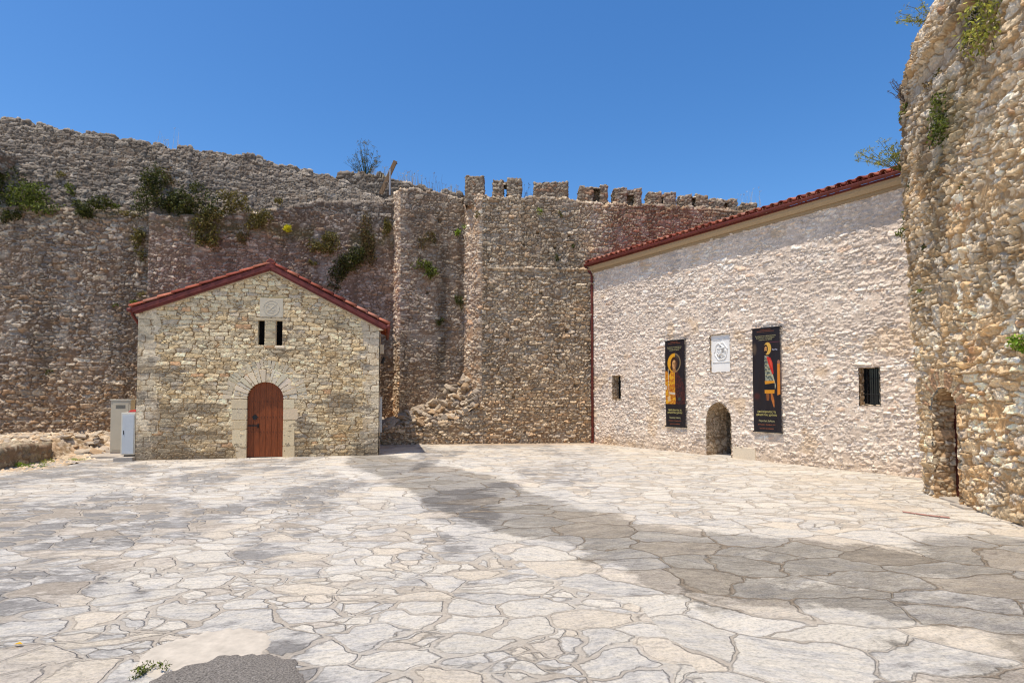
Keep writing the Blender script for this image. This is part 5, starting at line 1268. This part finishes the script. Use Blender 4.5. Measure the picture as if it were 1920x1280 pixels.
wall_plant('small yellowish plant in the angle beside the narrow pier top', -4.5, 20.92, 7.6, .5, .9, 'olive', 500, .06, 16, .14)
wall_plant('dry brown tangle on the recessed wall between the piers', -2.95, 20.75, 7.25, .8, .9, 'brown', 800, .06, 17, .15, strands=30)
wall_plant('bushy green plant below the dry tangle on the recessed wall', -3.05, 20.68, 6.15, .95, .7, 'green', 1000, .07, 18, .2)
wall_plant('small bright green tuft high beside the wide pier', -1.85, 20.95, 7.6, .3, .35, 'bright', 240, .06, 19, .12)
wall_plant('dark green tuft low on the recessed wall beside the stained streak', -2.55, 20.85, 4.3, .3, .45, 'dark', 260, .06, 20, .12)
wall_plant('thin creeper low down where recess meets wide pier', -1.95, 20.9, 5.2, .4, .7, 'dark', 350, .06, 21, .12)
wall_plant('tiny green tuft near the top of the right rampart below a merlon gap', 1.0, 20.25, 8.05, .3, .2, 'bright', 140, .05, 22, .1)
wall_plant('small green tuft on the right rampart below the stepped merlon', 1.75, 20.3, 7.95, .25, .25, 'olive', 140, .05, 23, .1)
wall_plant('small dark plant on the string course of the right rampart', 1.5, 20.25, 6.45, .3, .28, 'dark', 180, .05, 24, .1)
wall_plant('small green sprig at mid height of the left rampart face', -12.6, 18.6, 4.55, .2, .15, 'green', 90, .05, 25, .08)
wall_plant('trailing strand of dark creeper at the left edge below the ledge', -15.5, 18.0, 7.3, .5, .6, 'dark', 500, .07, 51, .15)
wall_plant('thin green tuft on the upper courses above the leftmost bush', -14.6, 18.7, 8.75, .3, .22, 'olive', 160, .06, 52, .12)
wall_plant('low green strip of plants on the ledge between bush and trailing plant', -12.9, 18.6, 7.75, .7, .25, 'green', 450, .06, 53, .16)
wall_plant('dry brown tangle above the dark corner bush', -11.4, 19.1, 8.9, .7, .6, 'brown', 500, .06, 54, .16, strands=25)
wall_plant('dark green mass between the two big bushes on the panel top', -10.95, 18.85, 7.85, .8, .7, 'dark', 900, .075, 55, .25)
wall_plant('small green tuft on the panel top beside the brown green bush', -7.9, 19.85, 8.2, .4, .3, 'olive', 220, .06, 56, .14)
wall_plant('thin dark creeper hanging below the brown green bush', -8.9, 19.3, 6.95, .4, .7, 'brown', 350, .06, 57, .12, strands=20)
wall_plant('small olive tuft on the panel between yellow flowers and creeper', -6.9, 20.1, 6.3, .3, .25, 'olive', 140, .06, 58, .1)
wall_plant('small green sprig on the left rampart beside the chapel eave', -12.0, 18.6, 4.6, .3, .2, 'green', 130, .05, 59, .1)
wall_plant('little dark sprig low on the left rampart', -14.3, 18.15, 2.4, .2, .16, 'dark', 90, .05, 60, .08)
wall_plant('olive tuft under the panel seam left of the chapel roof', -11.75, 18.5, 4.9, .3, .3, 'olive', 150, .05, 61, .1)
wall_plant('tiny tuft high on the right rampart near the hall corner', 2.2, 20.3, 6.9, .22, .2, 'dark', 110, .05, 62, .08)
wall_plant('small olive plant on the wide pier edge near its top', -1.2, 20.15, 7.9, .2, .3, 'olive', 120, .05, 63, .08)
# tower plants
wall_plant('olive plant in a joint below the tower lip', 6.74, 8.9, 6.75, .3, .25, 'olive', 280, .05, 64, .12)
wall_plant('dark hanging plant in shade just under the tower lip at upper right', 6.55, 8.0, 6.85, .5, .5, 'dark', 600, .055, 65, .18)
wall_plant('yellowish tuft between the lip and the wide creeper on the tower', 6.6, 8.35, 6.4, .3, .25, 'lime', 260, .05, 66, .12)
wall_plant('small creeper on the tower\'s left part below the edge plant', 6.93, 9.9, 5.9, .2, .35, 'olive', 220, .05, 67, .1)
wall_plant('wide green creeper in the middle of the tower face', 6.66, 8.85, 5.95, .55, .9, 'green', 1300, .055, 31, .2, shape=[(-.05, .25, .16, .22), (-.1, -.1, .22, .22), (.12, .05, .14, .2), (-.18, -.35, .12, .12)])
wall_plant('green plant on the tower\'s left edge high up', 6.93, 10.08, 6.65, .35, .45, 'green', 520, .05, 32, .18)
wall_plant('pale lime twiggy plant spilling over the tower lip at upper right', 6.48, 7.7, 6.75, .9, .9, 'lime', 1100, .06, 33, .28, strands=60)
wall_plant('small green plant above the doorway side at mid tower height', 6.62, 8.42, 4.75, .22, .28, 'green', 260, .045, 34, .12)
wall_plant('small dark plant low on the tower\'s left part', 6.85, 9.65, 4.15, .16, .3, 'dark', 180, .045, 35, .1)
wall_plant('vivid green plant at the right edge on the lower tower', 6.40, 7.40, 2.36, .2, .2, 'bright', 320, .05, 36, .12)
wall_plant('thin green plant hanging at the tower\'s left edge above the hall window', 6.9, 9.95, 5.2, .15, .6, 'dark', 260, .045, 37, .12)
wall_plant('tiny bright tuft on the tower left of the doorway arch', 6.88, 9.8, 3.45, .12, .12, 'bright', 100, .045, 38, .08)
wall_plant('small plant where the hall wall disappears behind the tower', 7.0, 10.45, 4.75, .2, .5, 'green', 240, .045, 39, .12)
wall_plant('brown dry tuft on the upper tower face', 6.72, 9.2, 6.55, .4, .25, 'dry', 260, .05, 40, .12)
# tree-like twiggy shrub generator
def twig_shrub(name, label, cat, loc, h, spread, n, pal, seed, leafn=8, lsize=.05, lean=(0, 0), stemc=(96, 84, 60), r=.012, cone=None):
    t = thing(name, label, cat, loc); rg = random.Random(seed); mb = MB(); blobs = []; tips = []
    for k in range(n):
        a = rg.uniform(0, 2*PI); el = rg.uniform(.25, 1.0) if n > 4 else .9
        L = h*rg.uniform(.6, 1.0); dx, dy = math.cos(a)*spread*(1-el*.8)+lean[0], math.sin(a)*spread*(1-el*.8)*.6+lean[1]
        pts = [(0, 0, 0)]; 
        for j in range(1, 5):
            f = j/4; pts.append((dx*f+rg.uniform(-.02, .02), dy*f, L*f*(.35+.65*el)+rg.uniform(-.02, .02)))
        mb.tube(pts, r, 5, lin(stemc), r1=.003)
        for j in range(2, 5):
            p = Vector(pts[j])
            for q in range(3):
                d = rnd_dir(rg); d.z = abs(d.z)*.7; e = p+d*rg.uniform(.08, .2)*h*.6; mb.tube([p, e], .003, 3, lin(stemc)); tips.append((p+e)/2); tips.append(e)
    mb.build('stems', M['dry'], t)
    if leafn:
        bl = [((p.x, p.y, p.z), (lsize*1.6,)*3) for p in tips]
        me = leaf_mesh('foliage', bl, len(bl)*leafn, lsize, pal, seed, .1, elong=4); link('foliage', me, M['leaf'], t)
    return t
twig_shrub('shrub', 'feathery green shrub growing on top of the rampart parapet', 'shrub', (-5.62, 22.15, 9.9), 1.5, .95, 34, 'olive', 3, 2, .06, stemc=(74, 82, 46))
twig_shrub('shrub', 'feathery yellow green shrub leaning out from behind the tower above the hall roof', 'shrub', (7.1, 10.55, 5.75), .62, .75, 22, 'lime', 5, 5, .04, lean=(-.28, .0), stemc=(120, 116, 62), r=.006)
twig_shrub('shrub', 'thin lime green spray reaching into the sky from the tower rim', 'shrub', (7.0, 9.5, 7.85), .35, .5, 10, 'lime', 7, 5, .035, lean=(-.3, 0), stemc=(120, 116, 62), r=.005)
twig_shrub('dry_bush', 'leafless grey twigs on the tower\'s left edge beside the green plant', 'bush', (6.9, 10.1, 6.8), .5, .3, 14, 'dry', 9, 0, .03, lean=(-.12, 0), stemc=(110, 96, 84), r=.004)
def grass_tuft(label, loc, h, w, n, seed, col=((188, 170, 130), (206, 196, 170), (158, 134, 92)), r=.007, heads=True):
    rg = random.Random(seed); mb = MB()
    for k in range(n):
        x = rg.uniform(-w, w)/2; L = h*rg.uniform(.4, 1); dx = rg.uniform(-.25, .25)*L; c = lin(rg.choice(col))
        p = [(x, rg.uniform(-.1, .1), 0), (x+dx*.3, 0, L*.5), (x+dx, 0, L)]
        mb.tube(p, r, 3, c, r1=.002)
        if heads and rg.random() < .5:
            for q in range(3): mb.tube([p[2], (p[2][0]+rg.uniform(-.06, .06), rg.uniform(-.03, .03), p[2][2]+rg.uniform(.0, .07))], .005, 3, c)
    o = mb.build('dry_grass', M['dry'], None); o.location = loc; tag(o, label, 'grass'); return o
grass_tuft('wispy pale dry grass standing on the left rampart crest', (-11.9, 19.9, 10.1), .75, .9, 14, 1, ((200, 204, 208), (186, 186, 184)))
grass_tuft('golden dry grass between the green shrub and the leaning plank', (-5.0, 22.0, 9.9), .4, .7, 40, 2)
grass_tuft('dry grass on the parapet right of the leaning plank', (-3.9, 22.2, 9.7), .55, .9, 36, 3)
grass_tuft('sparse tall dry stalks on the parapet before the battlements', (-3.0, 22.3, 9.45), .75, .7, 16, 4, ((150, 140, 130), (120, 104, 92)))
grass_tuft('dry grass beside the first small broken merlon', (-2.3, 22.3, 9.35), .4, .6, 30, 5)
grass_tuft('thin dry stalks standing between the second and third merlons', (.55, 20.8, 8.5), .75, .35, 12, 6, ((128, 122, 112), (110, 100, 90)))
grass_tuft('pale wispy grass behind the hall roof next to the last merlon', (9.2, 22.4, 8.9), .75, .8, 18, 7, ((196, 204, 212), (180, 186, 190)))
grass_tuft('tawny dry stalks growing in a joint high on the left rampart', (-11.5, 19.3, 8.7), .55, .25, 24, 8, ((150, 112, 60), (128, 96, 56)))
# ground weeds
def weed(label, x, y, w, h, n, seed, pal='bright', size=.035):
    me = leaf_mesh('weed', [((random.Random(seed+k).uniform(-w/2, w/2), random.Random(seed+k+50).uniform(-.06, .06), h*.35), (w*.22, .06, h*.5)) for k in range(4)], n, size, pal, seed, .1, elong=3)
    o = link('weed', me, M['leaf']); o.location = (x, y, .01); tag(o, label, 'weed'); return o
weed('small green weed at the edge of the round cement patch', -2.20, 3.62, .14, .07, 320, 1, 'green', .022)
weed('bright green weeds along the foot of the left kerb wall', -11.25, 13.7, .7, .13, 500, 2)
weed('low weeds in the paving joints left of the chapel', -11.1, 15.0, .5, .07, 180, 3)
weed('yellow green weeds at the far end of the kerb wall foot', -11.55, 14.6, .4, .10, 220, 4, 'lime')
weed('small weed in a joint at the right edge of the paving', 5.35, 6.1, .14, .05, 100, 5)
lf = MB(); lf.add([(-.03, 0, .004), (0, -.018, .012), (.035, .0, .006), (.0, .018, .014)], [(0, 1, 2, 3)], lin((226, 176, 40)))
o = lf.build('fallen_leaf', M['leaf'], None); o.location = (-3.33, 4.02, .012); tag(o, 'single yellow fallen leaf on the paving at lower left', 'leaf')

# ============================================================ PLANK AND POST on the wall top
pk = thing('timber_plank', 'weathered brown plank leaning out diagonally above the narrow pier', 'plank', (-4.72, 21.5, 9.1))
mb = MB(); a = Vector((-.15, 0, .0)); b = Vector((.40, -.05, 1.22)); d = (b-a).normalized(); sd = Vector((d.z, 0, -d.x))*.075
vs = [a-sd, a+sd, b+sd, b-sd]; vs = [(p.x, p.y-.03, p.z) for p in vs]+[(p.x, p.y+.03, p.z) for p in vs]
mb.add(vs, [(0, 1, 2, 3), (7, 6, 5, 4), (0, 4, 5, 1), (1, 5, 6, 2), (2, 6, 7, 3), (3, 7, 4, 0)]); mb.build('board', M['oldwood'], pk, bevel=.01)
mb = MB(); mb.tube([(.33, -.06, 1.05), (.47, -.04, 1.12)], .012, 6); mb.tube([(.0, -.06, .4), (.14, -.05, .42)], .012, 6); mb.build('nail_strap', M['iron'], pk)
po = thing('wooden_post', 'short pale grey post standing in front of the leaning plank', 'post', (-4.50, 21.35, 9.0))
mb = MB(); mb.box((-.03, -.03, 0), (.03, .03, .98), None, .004, R_); mb.build('shaft', M['galv'], po, bevel=.006)
mb = MB(); mb.box((-.036, -.036, .982), (.036, .036, .995)); mb.build('cap', M['galv'], po)
